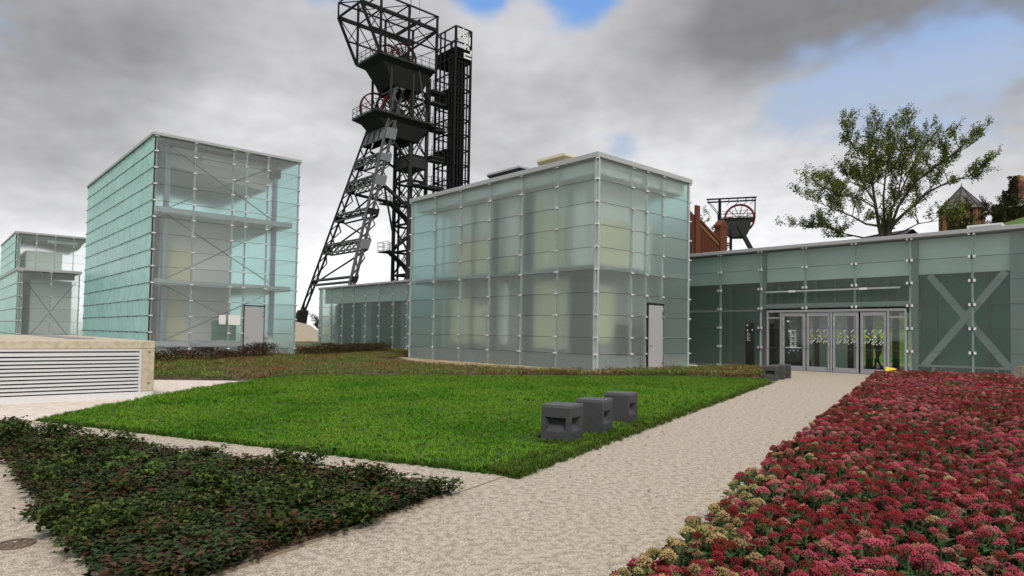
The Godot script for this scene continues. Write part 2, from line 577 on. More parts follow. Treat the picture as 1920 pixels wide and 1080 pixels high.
func leaf_door(parent: Node, o: Vector3, u: Vector3, nrm: Vector3, w: float, h: float) -> void:   # o: bottom left
	var b := MB.new()
	b.obox(o + u * w / 2 + Vector3.UP * h / 2, u * w / 2, Vector3.UP * h / 2, nrm * 0.03)
	var d := obj("door", b, M.door, parent)
	b = MB.new()
	for s in [-0.02, w + 0.02]:
		b.obox(o + u * s + Vector3.UP * (h + 0.04) / 2 - nrm * 0.02, u * 0.02, Vector3.UP * (h + 0.04) / 2, nrm * 0.06)
	b.obox(o + u * w / 2 + Vector3.UP * (h + 0.06) - nrm * 0.02, u * (w / 2 + 0.06), Vector3.UP * 0.04, nrm * 0.07)
	obj("frame", b, M.frame_dark, d)
	b = MB.new()
	b.tube(o + u * 0.1 + Vector3.UP * h * 0.36 + nrm * 0.03, o + u * 0.1 + Vector3.UP * h * 0.36 + nrm * 0.08, 0.015, 0.015, 8)
	b.tube(o + u * 0.1 + Vector3.UP * h * 0.36 + nrm * 0.08, o + u * 0.24 + Vector3.UP * h * 0.36 + nrm * 0.08, 0.012, 0.012, 8)
	obj("handle", b, M.frame_dark, d)
	for y in [0.06, 0.78, 0.86]:
		b = MB.new()
		b.tube(o + u * (w - 0.06) + Vector3.UP * h * y + nrm * 0.035, o + u * (w - 0.06) + Vector3.UP * (h * y + 0.12) + nrm * 0.035, 0.02, 0.02, 8)
		obj("hinge", b, M.frame_dark, d)

func build_pavilion_a() -> void:
	var X0 := -33.70
	var X1 := -18.95
	var Z1 := -22.04
	var Z0 := -29.26
	var p := thing("glass_pavilion", "two-storey frosted glass cube with pale yellow panels glowing through it, beside the lawn", "glass building", Vector3(0, 0, 0))
	var ys := [0.0, 0.73]
	for k in 9: ys.append(1.477 + k)
	ys[-1] = 9.40
	var us := span(0.0, 2.458, 6)
	var vs := [0.0, 2.509, 5.018, 7.22]
	facade(p, Vector3(X0, 0, Z1), Vector3.RIGHT, Vector3.BACK, us, ys, M.panes_a)
	# right face with the door: the door takes the first 0.8 m of the last bay
	var vs2 := [0.0, 2.509, 3.62, 4.95, 7.22]
	facade(p, Vector3(X1, 0, Z1), Vector3.FORWARD, Vector3.RIGHT, vs2, ys, M.panes_a, func(i, j): return i == 2 and j < 3)
	facade(p, Vector3(X1, 0, Z0), Vector3.LEFT, Vector3.FORWARD, us, ys, M.panes_back)
	facade(p, Vector3(X0, 0, Z0), Vector3.BACK, Vector3.LEFT, vs, ys, M.panes_back)
	leaf_door(p, Vector3(X1 + 0.05, 0.03, Z1 - 3.70), Vector3.FORWARD, Vector3.RIGHT, 1.17, 3.02)
	pane(p, Vector3(X1, 3.32, Z1 - 4.285), Vector3.FORWARD, Vector3.RIGHT, 1.3, 0.3, M.panes_a[0], 0.0)
	roof_cap(p, Vector3(X0, 9.43, Z0), Vector3(X1, 9.66, Z1), 0.1)
	# inside: plinth, two storeys of pale walls standing back from the skin, slab edge and yellow insulation panels
	part_box("plinth", Vector3(X0 + 0.3, -0.05, Z0 + 0.3), Vector3(X1 - 0.3, 0.62, Z1 - 0.3), M.grey_mid, p)
	part_box("floor_slab", Vector3(X0 + 0.22, 4.48, Z0 + 0.22), Vector3(X1 - 0.22, 4.72, Z1 - 0.22), M.grey_mid, p)
	part_box("ceiling_slab", Vector3(X0 + 0.22, 8.82, Z0 + 0.22), Vector3(X1 - 0.22, 9.38, Z1 - 0.22), M.grey_light, p)
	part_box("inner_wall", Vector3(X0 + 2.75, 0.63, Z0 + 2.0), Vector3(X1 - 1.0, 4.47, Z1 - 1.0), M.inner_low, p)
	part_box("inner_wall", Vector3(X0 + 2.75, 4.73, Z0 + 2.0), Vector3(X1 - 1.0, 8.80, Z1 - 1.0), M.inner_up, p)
	for q in [[3.1, 4.75, 1.0, 3.6], [5.1, 6.2, 1.0, 3.1], [9.95, 12.1, 0.9, 4.2], [3.4, 4.8, 4.75, 6.9], [5.1, 6.35, 4.75, 6.9], [9.95, 10.6, 4.75, 8.2], [10.8, 12.0, 4.75, 7.4], [7.7, 8.5, 4.75, 5.6]]:
		part_box("yellow_panel", Vector3(X0 + q[0], q[2], Z1 - 1.0 + 0.003), Vector3(X0 + q[1], q[3], Z1 - 0.88), M.yellow, p)
	for q in [[1.15, 2.35, 1.2, 3.9], [1.2, 3.4, 4.75, 7.0]]:
		part_box("yellow_panel", Vector3(X1 - 1.0 + 0.003, q[2], Z1 - q[1]), Vector3(X1 - 0.88, q[3], Z1 - q[0]), M.yellow, p)
	for q in [[12.4, 13.4, 4.75, 8.3], [7.5, 8.0, 1.0, 4.2], [10.7, 10.9, 4.75, 8.6]]:
		part_box("white_panel", Vector3(X0 + q[0], q[2], Z1 - 0.92), Vector3(X0 + q[1], q[3], Z1 - 0.84), M.white, p)
	part_box("dark_panel", Vector3(X0 + 12.4, 0.63, Z1 - 0.997), Vector3(X1 - 1.05, 4.3, Z1 - 0.94), M.grey_dark, p)
	for q in [[6.45, 7.3], [8.75, 9.7], [4.8, 5.05]]:
		for y in [[0.63, 4.4], [4.75, 8.7]]:
			part_box("dark_panel", Vector3(X0 + q[0], y[0], Z1 - 0.997), Vector3(X0 + q[1], y[1], Z1 - 0.93), M.grey_dark, p)
	for x in [2.6, 7.5, 12.4]:
		for z in [Z1 - 0.7]:
			for y in [[0.63, 4.47], [4.73, 8.81]]:
				var b := MB.new()
				b.tube(Vector3(X0 + x, y[0], z), Vector3(X0 + x, y[1], z), 0.09, 0.09, 10)
				obj("column", b, M.steel_light, p)
	for z in [Z1 - 2.35, Z1 - 3.1]:
		part_box("leaning_board", Vector3(X1 - 0.75, 0.63, z - 0.3), Vector3(X1 - 0.55, 2.1, z + 0.1), M.grey_black, p)
	# roof hatches
	for q in [[Vector3(-25.6, 9.62, -23.3), 2.6, 0.45, "open flat roof hatch with dark underside on the glass cube", true], [Vector3(-22.4, 9.62, -23.3), 1.9, 0.62, "cream flared roof ventilation hood on the glass cube", false]]:
		var t := thing("roof_hatch" if q[4] else "roof_hood", q[3], "roof hatch" if q[4] else "vent hood", q[0])
		var b := MB.new()
		var r: float = q[1] / 2.0
		var h: float = q[2]
		b.hexa([Vector3(-r * 0.75, 0, r * 0.6), Vector3(r * 0.75, 0, r * 0.6), Vector3(r * 0.75, 0, -r * 0.6), Vector3(-r * 0.75, 0, -r * 0.6),
			Vector3(-r, h * 0.75, r * 0.8), Vector3(r, h * 0.75, r * 0.8), Vector3(r, h * 0.75, -r * 0.8), Vector3(-r, h * 0.75, -r * 0.8)])
		obj("curb", b, M.grey_black if q[4] else M.cream_dark, t)
		part_box("lid", Vector3(-r, h * 0.75 + 0.002, -r * 0.8), Vector3(r, h, r * 0.8), M.cap if q[4] else M.cream, t, 0.01)

func build_pavilion_b() -> void:
	var X0 := -59.1
	var X1 := -40.14
	var Z1 := -9.38
	var Z0 := -17.76
	var p := thing("glass_pavilion", "tallest glass cube, three storeys with green shingled side, left of the headframe", "glass building")
	var ys := [0.0, 0.425]
	for k in 13: ys.append(0.425 + 0.913 * (k + 1))
	ys[-1] = 12.22
	var us := span(0.0, 2.37, 8)
	var vs := span(0.0, 2.095, 4)
	facade(p, Vector3(X0, 0, Z1), Vector3.RIGHT, Vector3.BACK, us, ys, M.panes_green, null, false, 0.022, 0.09, 1, 0.02, false)
	facade(p, Vector3(X1, 0, Z1 - 0.12), Vector3.FORWARD, Vector3.RIGHT, [0.0, 2.05, 4.19, 4.98, 6.285, 8.26], ys, M.panes_b, func(i, j): return i == 3 and j < 4)
	facade(p, Vector3(X1, 0, Z0), Vector3.LEFT, Vector3.FORWARD, us, ys, M.panes_back, null, false, 0.0)
	facade(p, Vector3(X0, 0, Z0), Vector3.BACK, Vector3.LEFT, vs, ys, M.panes_back, null, false, 0.0)
	leaf_door(p, Vector3(X1 + 0.05, 0.03, Z1 - 5.17), Vector3.FORWARD, Vector3.RIGHT, 1.17, 2.92)
	pane(p, Vector3(X1, 3.57, Z1 - 5.755), Vector3.FORWARD, Vector3.RIGHT, 1.28, 0.98, M.panes_b[0], 0.0)
	roof_cap(p, Vector3(X0, 12.25, Z0), Vector3(X1, 12.42, Z1), 0.1)
	# dark corner strip between the two skins
	part_box("corner_profile", Vector3(X1 - 0.05, 0.0, Z1 - 0.09), Vector3(X1 + 0.02, 12.2, Z1 - 0.03), M.frame_dark, p)
	part_box("plinth", Vector3(X0 + 0.4, -0.05, Z0 + 0.3), Vector3(X1 - 0.3, 0.4, Z1 - 0.3), M.grey_mid, p)
	part_box("back_lining", Vector3(X0 + 0.3, 0.4, Z1 - 0.5), Vector3(X1 - 1.6, 12.1, Z1 - 0.35), M.inner_up, p)
	# frame behind the right face
	for y in [0.55, 4.02, 8.08]:
		part_box("floor_beam", Vector3(X1 - 0.55, y, Z0 + 0.25), Vector3(X1 - 0.32, y + 0.3, Z1 - 0.3), M.steel_light, p)
		part_box("floor_slab", Vector3(X0 + 0.5, y, Z0 + 0.25), Vector3(X1 - 0.56, y + 0.22, Z1 - 0.52), M.grey_light, p)
	for z in [Z1 - 0.95, Z0 + 1.15]:
		part_box("column", Vector3(X1 - 1.15, 0.4, z - 0.13), Vector3(X1 - 0.9, 12.1, z + 0.13), M.steel_blue, p)
	for y in [[0.85, 4.0], [4.35, 8.05], [8.4, 12.0]]:
		for s in [[Z1 - 0.95, Z0 + 1.15], [Z0 + 1.15, Z1 - 0.95]]:
			var b := MB.new()
			b.tube(Vector3(X1 - 0.8, y[0], s[0]), Vector3(X1 - 0.8, y[1], s[1]), 0.03, 0.03, 6)
			obj("brace", b, M.steel_dark, p)
	# inner core: grey shaft, yellow panels, monopitch roof with clerestory
	part_box("inner_wall", Vector3(X0 + 3.0, 0.42, Z1 - 5.0), Vector3(X1 - 1.9, 8.07, Z1 - 0.9), M.inner_b, p)
	for q in [[1.35, 2.35, 0.9, 3.7], [1.3, 2.6, 4.4, 6.3]]:
		part_box("yellow_panel", Vector3(X1 - 1.897, q[2], Z1 - q[1]), Vector3(X1 - 1.8, q[3], Z1 - q[0]), M.yellow, p)
	for q in [[2.7, 4.0, 0.9, 3.9], [2.7, 4.1, 4.4, 8.0], [0.95, 1.25, 0.9, 7.9]]:
		part_box("grey_panel", Vector3(X1 - 1.897, q[2], Z1 - q[1]), Vector3(X1 - 1.82, q[3], Z1 - q[0]), M.inner_b, p)
	var b := MB.new()   # sloping underside of the roof
	b.prism([Vector3(X1 - 1.3, 12.1, Z1 - 0.6), Vector3(X1 - 1.3, 11.0, Z1 - 0.9), Vector3(X1 - 1.3, 10.35, Z0 + 1.6), Vector3(X1 - 1.3, 12.1, Z0 + 0.6)], Vector3(-9.0, 0, 0))
	obj("roof_lining", b, M.inner_b2, p)
	part_box("clerestory", Vector3(X1 - 1.29, 11.35, Z0 + 1.9), Vector3(X1 - 1.2, 11.85, Z1 - 2.9), M.white, p)
	part_box("duct", Vector3(X1 - 1.1, 11.2, Z0 + 0.9), Vector3(X1 - 0.75, 11.75, Z0 + 1.5), M.grey_dark, p)
	# things stored behind the glass beside the door
	part_box("stored_sheet", Vector3(X1 - 0.7, 0.9, Z1 - 4.95), Vector3(X1 - 0.62, 2.1, Z1 - 3.55), M.green_board, p)
	part_box("paper_notice", Vector3(X1 + 0.045, 1.85, Z1 - 4.1), Vector3(X1 + 0.053, 2.4, Z1 - 3.72), M.white, p)
	part_box("paper_notice", Vector3(X1 + 0.045, 1.83, Z1 - 4.93), Vector3(X1 + 0.053, 2.42, Z1 - 4.25), M.white, p)
	b = MB.new()
	for k in 9:
		var o := Vector3(X1 - 0.6, 0.85 + k * 0.035, Z1 - 6.9 + rng.randf_range(-0.08, 0.08))
		b.obox(o, Vector3(0.2, rng.randf_range(-0.04, 0.04), 0), Vector3(0, 0.02, 0), Vector3(0, rng.randf_range(-0.03, 0.05), 0.35 - k * 0.025))
	obj("white_sacks", b, M.white, p)

func build_pavilion_e() -> void:
	# low pavilion at the far left and the tall one behind it
	var p := thing("glass_pavilion", "low glass pavilion at the left edge behind the concrete vent", "glass building")
	var x := -61.76
	var ys := span(0.02, 0.96, 6)
	ys.append(5.72)
	facade(p, Vector3(x - 21.0, 0, -5.5), Vector3.RIGHT, Vector3.BACK, span(0.0, 2.1, 10), ys, M.panes_green, null, false, 0.022, 0.07, 1, 0.014, false)
	facade(p, Vector3(x, 0, -5.6), Vector3.FORWARD, Vector3.RIGHT, [0.0, 0.14, 2.0, 3.85], ys, M.panes_b)
	roof_cap(p, Vector3(x - 21.0, 5.75, -9.5), Vector3(x, 5.96, -5.5))
	part_box("inner_wall", Vector3(x - 19.0, 0.0, -9.2), Vector3(x - 1.6, 5.2, -6.5), M.inner_up, p)
	part_box("back_lining", Vector3(x - 20.8, 0.0, -6.0), Vector3(x - 1.5, 5.7, -5.85), M.inner_up, p)
	part_box("roof_beam", Vector3(x - 1.2, 5.25, -9.2), Vector3(x - 0.5, 5.7, -7.2), M.grey_dark, p)
	for s in [[0.2, 5.1], [5.1, 0.2]]:
		var b := MB.new()
		b.tube(Vector3(x - 0.6, s[0], -6.0), Vector3(x - 0.6, s[1], -9.3), 0.03, 0.03, 6)
		obj("brace", b, M.steel_dark, p)
	p = thing("glass_pavilion", "distant tall glass cube rising behind the low pavilion at the far left", "glass building")
	x = -95.65
	var h := 12.4
	ys = span(0.0, 1.03, 12)
	facade(p, Vector3(x - 18.0, 0, -8.2), Vector3.RIGHT, Vector3.BACK, span(0.0, 3.0, 6), ys, M.panes_green, null, false, 0.022, 0.07, 1, 0.014, false)
	facade(p, Vector3(x, 0, -8.35), Vector3.FORWARD, Vector3.RIGHT, span(0.0, 1.85, 4), ys, M.panes_b)
	roof_cap(p, Vector3(x - 18.0, h, -15.8), Vector3(x, h + 0.22, -8.2))
	part_box("inner_wall", Vector3(x - 16.0, 0.0, -13.0), Vector3(x - 1.6, 10.6, -9.4), M.white, p)
	part_box("back_lining", Vector3(x - 17.8, 0.0, -8.8), Vector3(x - 1.5, 12.3, -8.65), M.inner_up, p)
	var b := MB.new()
	b.prism([Vector3(x - 1.2, 12.3, -8.8), Vector3(x - 1.2, 11.9, -9.4), Vector3(x - 1.2, 11.1, -14.6), Vector3(x - 1.2, 12.3, -15.3)], Vector3(-8.0, 0, 0))
	obj("roof_lining", b, M.grey_mid, p)
	part_box("clerestory", Vector3(x - 1.19, 11.65, -14.4), Vector3(x - 1.1, 12.0, -11.4), M.white, p)

func build_hall() -> void:
	var Z := -32.04
	var p := thing("glass_pavilion", "long low glass entrance hall with glazed double doors behind the red flower bed", "glass building")
	var ys := [0.1, 1.1, 2.09, 3.08, 4.07, 5.06, 6.0]
	var xs := [-66.5, -66.05, -63.75, -61.4, -59.05, -56.7, -54.2, -51.75, -49.45]
	for k in 12: xs.append(-49.45 + (k + 1) * (30.6 / 13.0))
	for k in 11: xs.append(-18.845 + k * 2.287)
	var X := func(k: float) -> float: return -18.845 + k * 2.287
	var us := []
	for x in xs: us.append(x + 66.5)
	var i1 := xs.size() - 11 + 1      # entrance bays 1..3 after the -18.845 post
	facade(p, Vector3(-66.5, 0, Z), Vector3.RIGHT, Vector3.BACK, us, ys, M.panes_hall, func(i, j): return i >= i1 and i < i1 + 3 and j < 3, true, 0.004, 0.14)
	facade(p, Vector3(-66.5, 0, -42.0), Vector3.BACK, Vector3.LEFT, span(0.0, 2.49, 4), ys, M.panes_a, null, false, 0.0)
	roof_cap(p, Vector3(-66.5, 6.03, -42.0), Vector3(4.0, 6.2, Z), 0.12)
	# inside
	part_box("fascia_panel", Vector3(-66.2, 4.45, Z - 0.62), Vector3(3.8, 5.98, Z - 0.5), M.fascia, p)
	part_box("inner_wall", Vector3(-64.5, 0.0, -41.0), Vector3(-16.75, 4.44, Z - 1.1), M.inner_green, p)
	part_box("inner_wall", Vector3(-9.55, 0.0, -41.0), Vector3(3.6, 4.44, Z - 1.0), M.inner_green2, p)
	part_box("inner_wall", Vector3(-16.74, 3.1, -41.0), Vector3(-9.56, 4.44, Z - 0.9), M.inner_green, p)
	part_box("plinth", Vector3(-66.4, -0.05, -41.9), Vector3(-16.45, 0.09, Z - 0.05), M.grey_mid, p)
	part_box("plinth", Vector3(-9.5, -0.05, -41.9), Vector3(3.9, 0.09, Z - 0.05), M.grey_mid, p)
	for q in [[-64.6, -63.9, 0.1, 4.3], [-58.9, -57.0, 0.1, 4.4], [-51.7, -49.5, 0.1, 4.4]]:
		part_box("inner_panel", Vector3(q[0], q[2], Z - 1.08), Vector3(q[1], q[3], Z - 0.9), M.grey_blue, p)
	part_box("inner_panel", Vector3(-65.7, 0.1, Z - 0.95), Vector3(-65.2, 4.3, Z - 0.8), M.white, p)
	for x in [-16.56, -9.62]:
		part_box("column", Vector3(x - 0.13, 0.1, Z - 0.48), Vector3(x + 0.13, 5.98, Z - 0.3), M.steel_mid, p)
	for k in 3:
		part_box("column", Vector3(X.call(k) + 0.15, 0.1, Z - 0.9), Vector3(X.call(k) + 0.32, 4.4, Z - 0.7), M.steel_dark, p)
	for k in [-1.0, 0.0]:
		part_box("rail", Vector3(X.call(k) + 0.05, 2.95, Z - 0.4), Vector3(X.call(k + 1) - 0.05, 3.05, Z - 0.3), M.steel_mid, p)
	for x in [-15.9, -14.9, -13.1, -12.0, -10.8]:
		part_box("transom_post", Vector3(x - 0.05, 3.15, Z - 0.75), Vector3(x + 0.05, 4.42, Z - 0.65), M.steel_dark, p)
	part_box("inner_ceiling", Vector3(-64.5, 4.445, -41.2), Vector3(3.6, 4.52, Z - 0.63), M.grey_mid, p)
	part_box("vestibule_wall", Vector3(-9.72, 0.02, -36.4), Vector3(-9.56, 3.09, Z - 0.6), M.grey_blue, p)
	part_box("lintel", Vector3(-16.35, 3.06, Z - 0.3), Vector3(-9.7, 3.3, Z - 0.06), M.steel_mid, p)
	part_box("lamp_rail", Vector3(-16.2, 3.86, Z + 0.06), Vector3(-10.05, 3.93, Z + 0.12), M.steel_light, p)
	for x in [-14.85, -11.55]:
		part_box("lamp_fitting", Vector3(x - 0.16, 3.84, Z + 0.121), Vector3(x + 0.16, 3.94, Z + 0.17), M.clip, p)
	# bracing cross behind the glass right of the doors
	for q in [[-9.25, 0.5, -6.35, 4.40], [-9.05, 4.40, -6.25, 0.5]]:
		var b := MB.new()
		b.bar(Vector3(q[0], q[1], Z - 0.33 - (0.06 if q[1] > 1 else 0.0)), Vector3(q[2], q[3], Z - 0.33 - (0.06 if q[1] > 1 else 0.0)), 0.05, 0.28, Vector3.UP)
		obj("cross_brace", b, M.steel_mid, p)
	part_box("column", Vector3(-6.2, 0.1, Z - 0.5), Vector3(-5.75, 5.98, Z - 0.3), M.steel_mid, p)
	part_box("sill_rail", Vector3(-9.45, 0.46, Z - 0.5), Vector3(-6.2, 0.54, Z - 0.25), M.steel_mid, p)
	for x in [-8.9, -6.7]:
		part_box("sill_post", Vector3(x - 0.05, 0.1, Z - 0.45), Vector3(x + 0.05, 0.455, Z - 0.3), M.steel_mid, p)
	for x in [-8.95, -7.7, -7.05]:
		part_box("inner_post", Vector3(x - 0.05, 0.1, Z - 0.95), Vector3(x + 0.05, 4.44, Z - 0.85), M.steel_dark, p)
	# entrance: vestibule and door set
	part_box("vestibule_floor", Vector3(-16.7, -0.05, -41.9), Vector3(-9.56, 0.02, Z + 0.15), M.threshold, p)
	part_box("vestibule_wall", Vector3(-16.74, 0.02, -36.6), Vector3(-13.3, 3.09, -36.4), M.vest_green, p)
	part_box("vestibule_wall", Vector3(-16.73, 0.02, -36.39), Vector3(-16.5, 3.09, Z - 0.9), M.inner_green, p)
	for q in [[-16.1, -15.05, -34.3], [-14.95, -14.62, -33.9], [-14.55, -13.62, -33.9], [-13.45, -12.9, -33.7]]:
		part_box("vestibule_panel", Vector3(q[0], 0.03, q[2]), Vector3(q[1], 3.05, q[2] + 0.06), M.vest_green, p)
	part_box("vestibule_wall", Vector3(-12.88, 0.03, -33.75), Vector3(-12.3, 3.05, -33.6), M.frame_dark, p)
	part_box("vestibule_column", Vector3(-13.03, 0.03, -36.6), Vector3(-12.78, 3.09, -36.3), M.frame_dark, p)
	part_box("vestibule_column", Vector3(-11.75, 0.03, -36.6), Vector3(-11.55, 3.09, -36.2), M.frame_dark, p)
	var b := MB.new()    # rounded dark counter seen through the left door
	for k in 10:
		var a0 := PI * 0.5 * k / 10.0
		b.box(Vector3(-16.0, 0.03 + k * 0.15, -34.2), Vector3(-15.95 + 1.25 * cos(a0), 0.03 + (k + 1) * 0.15, -33.6))
	obj("reception_counter", b, M.frame_dark, p)
	var leafs := [[-15.41, -14.25], [-14.19, -13.07], [-12.96, -11.80], [-11.73, -10.62]]
	part_box("door_frame", Vector3(-16.2, 2.86, Z - 0.12), Vector3(-9.83, 2.97, Z + 0.05), M.alu, p, 0.008)
	for x in [-16.2, -15.5, -13.06, -10.6, -9.9]:
		part_box("door_frame", Vector3(x, 0.02, Z - 0.12), Vector3(x + 0.08, 2.858, Z + 0.05), M.alu, p, 0.008)
	for q in [[-16.115, -15.505], [-10.515, -9.905]]:
		pane(p, Vector3((q[0] + q[1]) / 2, 1.44, Z - 0.04), Vector3.RIGHT, Vector3.BACK, q[1] - q[0], 2.82, M.clear, 0.0)
		part_box("side_light_rail", Vector3(q[0], 2.55, Z - 0.03 + 0.011), Vector3(q[1], 2.63, Z + 0.03), M.alu, p)
	for k in 4:
		var l: Array = leafs[k]
		var d := Node3D.new()
		d.name = numbered(p, "door")
		p.add_child(d)
		var x0: float = l[0] + 0.01
		var x1: float = l[1] - 0.01
		for q in [[x0, 0.03, x0 + 0.11, 2.84], [x1 - 0.11, 0.03, x1, 2.84], [x0 + 0.112, 2.66, x1 - 0.112, 2.84], [x0 + 0.112, 0.03, x1 - 0.112, 0.24]]:
			part_box("frame", Vector3(q[0], q[1], Z - 0.05), Vector3(q[2], q[3], Z + 0.02), M.alu, d, 0.006)
		pane(d, Vector3((x0 + x1) / 2, 1.45, Z - 0.015), Vector3.RIGHT, Vector3.BACK, x1 - x0 - 0.2, 2.44, M.clear, 0.0, 0.012)
		b = MB.new()
		var hx: float = x1 - 0.055 if k % 2 == 0 else x0 + 0.055
		b.tube(Vector3(hx, 1.2, Z + 0.02), Vector3(hx, 1.2, Z + 0.08), 0.014, 0.014, 8)
		b.tube(Vector3(hx, 1.2, Z + 0.08), Vector3(hx + (-0.13 if k % 2 == 0 else 0.13), 1.2, Z + 0.08), 0.012, 0.012, 8)
		obj("handle", b, M.steel_dark, d)
		for y in [0.2, 1.25, 2.2, 2.45]:
			b = MB.new()
			var gx: float = x0 + 0.05 if k % 2 == 0 else x1 - 0.05
			b.tube(Vector3(gx, y, Z + 0.04), Vector3(gx, y + 0.13, Z + 0.04), 0.022, 0.022, 8)
			obj("hinge", b, M.steel_light, d)
		# dash and dot pattern stuck on the glass
		if k > 0:
			var wb := MB.new()
			var gb := MB.new()
			var Zs := Z + 0.002
			var w: float = x1 - x0 - 0.24
			for g in 3:
				var cx: float = x0 + 0.15 + w * (0.08 + 0.36 * g)
				for r in [[0.0, 0.46, 1, 0], [0.02, 0.22, -1, 1], [0.11, 0.2, -1, 0 if g == 1 else 1], [-0.01, -0.05, 1, 0], [0.12, -0.03, 1, 0]]:
					if (g == 0 and r[1] == 0.46 and k == 2) : r[3] = 1
					var mbx := gb if r[3] == 1 else wb
					var a := Vector3(cx + r[0] - 0.055, 1.5 + r[1] - 0.06 * r[2], Zs)
					var e := Vector3(cx + r[0] + 0.055, 1.5 + r[1] + 0.06 * r[2], Zs)
					mbx.bar(a, e, 0.004, 0.034, Vector3.UP)
				for r in [[0.13, 0.34], [0.0, 0.08], [0.2, 0.08], [0.16, -0.14], [0.02, -0.14]]:
					if rng.randf() < 0.5:
						wb.obox(Vector3(cx + r[0], 1.5 + r[1], Zs), Vector3(0.022, 0.012, 0), Vector3(-0.012, 0.022, 0), Vector3(0, 0, 0.002))
			obj("white_print", wb, M.white, d)
			obj("lime_print", gb, M.lime, d)
		else:
			var wb := MB.new()
			for r in [[-15.1, 2.42, 0.1, 0.1], [-15.0, 1.93, 0.14, 0.1], [-14.78, 1.95, 0.2, 0.04], [-14.98, 0.98, 0.06, 0.03], [-14.82, 0.98, 0.08, 0.04], [-14.6, 0.98, 0.08, 0.03], [-15.05, 0.86, 0.05, 0.04]]:
				wb.obox(Vector3(r[0], r[1], Z + 0.002), Vector3(r[2] / 2, 0, 0), Vector3(0, r[3] / 2, 0), Vector3(0, 0, 0.002))
			for r in 9:
				wb.obox(Vector3(-14.95 + 0.02 * (r % 3), 1.84 - r * 0.085, Z + 0.002), Vector3(0.05 + 0.02 * ((r * 7) % 3), 0, 0), Vector3(0, 0.02, 0), Vector3(0, 0, 0.002))
				wb.obox(Vector3(-14.74, 1.84 - r * 0.085, Z + 0.002), Vector3(0.05 + 0.015 * ((r * 5) % 3), 0, 0), Vector3(0, 0.016, 0), Vector3(0, 0, 0.002))
			wb.obox(Vector3(-14.83, 1.12, Z + 0.002), Vector3(0.4, 0, 0), Vector3(0, 0.02, 0), Vector3(0, 0, 0.002))
			obj("white_print", wb, M.white, d)
	# louvred outlet on the roof
	var t := thing("roof_outlet", "small white louvred outlet on the hall roof below the grass slope", "roof vent", Vector3(-8.95, 6.15, -41.2))
	part_box("housing", Vector3(-0.75, 0, -1.2), Vector3(0.75, 1.5, -0.02), M.white, t, 0.01)
	part_box("frame", Vector3(-0.78, 0, -0.018), Vector3(-0.7, 1.55, 0.03), M.white, t)
	part_box("frame", Vector3(0.7, 0, -0.018), Vector3(0.78, 1.55, 0.03), M.white, t)
	part_box("frame", Vector3(-0.698, 1.46, -0.018), Vector3(0.698, 1.55, 0.03), M.white, t)
	for k in 9:
		b = MB.new()
		b.obox(Vector3(0, 0.12 + k * 0.155, 0.0), Vector3(0.69, 0, 0), Vector3(0, 0.05, -0.03), Vector3(0, 0.006, 0.01))
		obj("slat", b, M.grey_blue, t)

# ---------------------------------------------------------------- ground, lawn and beds
var LAWN := PackedVector2Array([Vector2(-5.45, -4.95), Vector2(-6.1, -6.9), Vector2(-7.35, -10.6), Vector2(-11.2, -22.4), Vector2(-11.9, -23.7), Vector2(-14.1, -22.4), Vector2(-16.2, -19.2), Vector2(-17.4, -17.0), Vector2(-19.0, -14.4), Vector2(-20.4, -12.2), Vector2(-21.6, -9.6), Vector2(-21.4, -8.4), Vector2(-19.94, -7.41), Vector2(-18.2, -5.55), Vector2(-16.49, -4.0), Vector2(-13.47, -1.55)])
var BED := PackedVector2Array([Vector2(-5.2, -3.92), Vector2(-4.3, -1.2), Vector2(-4.55, -0.9), Vector2(-12.2, -0.8)])
var SEDUM := PackedVector2Array([Vector2(-1.85, -1.5), Vector2(-9.1, -26.0), Vector2(-3.2, -29.8), Vector2(3.2, -1.5)])

func hill_y(x: float, z: float) -> float:
	var k := smoothstep(-50.0, -76.0, z) * smoothstep(-62.0, -44.0, x)
	var k2 := smoothstep(-68.0, -90.0, z) * smoothstep(-19.0, -12.5, x)
	return -0.06 + 12.4 * k + 3.9 * k2 + (sin(x * 0.21) + sin(z * 0.17 + x * 0.1)) * 0.25 * k

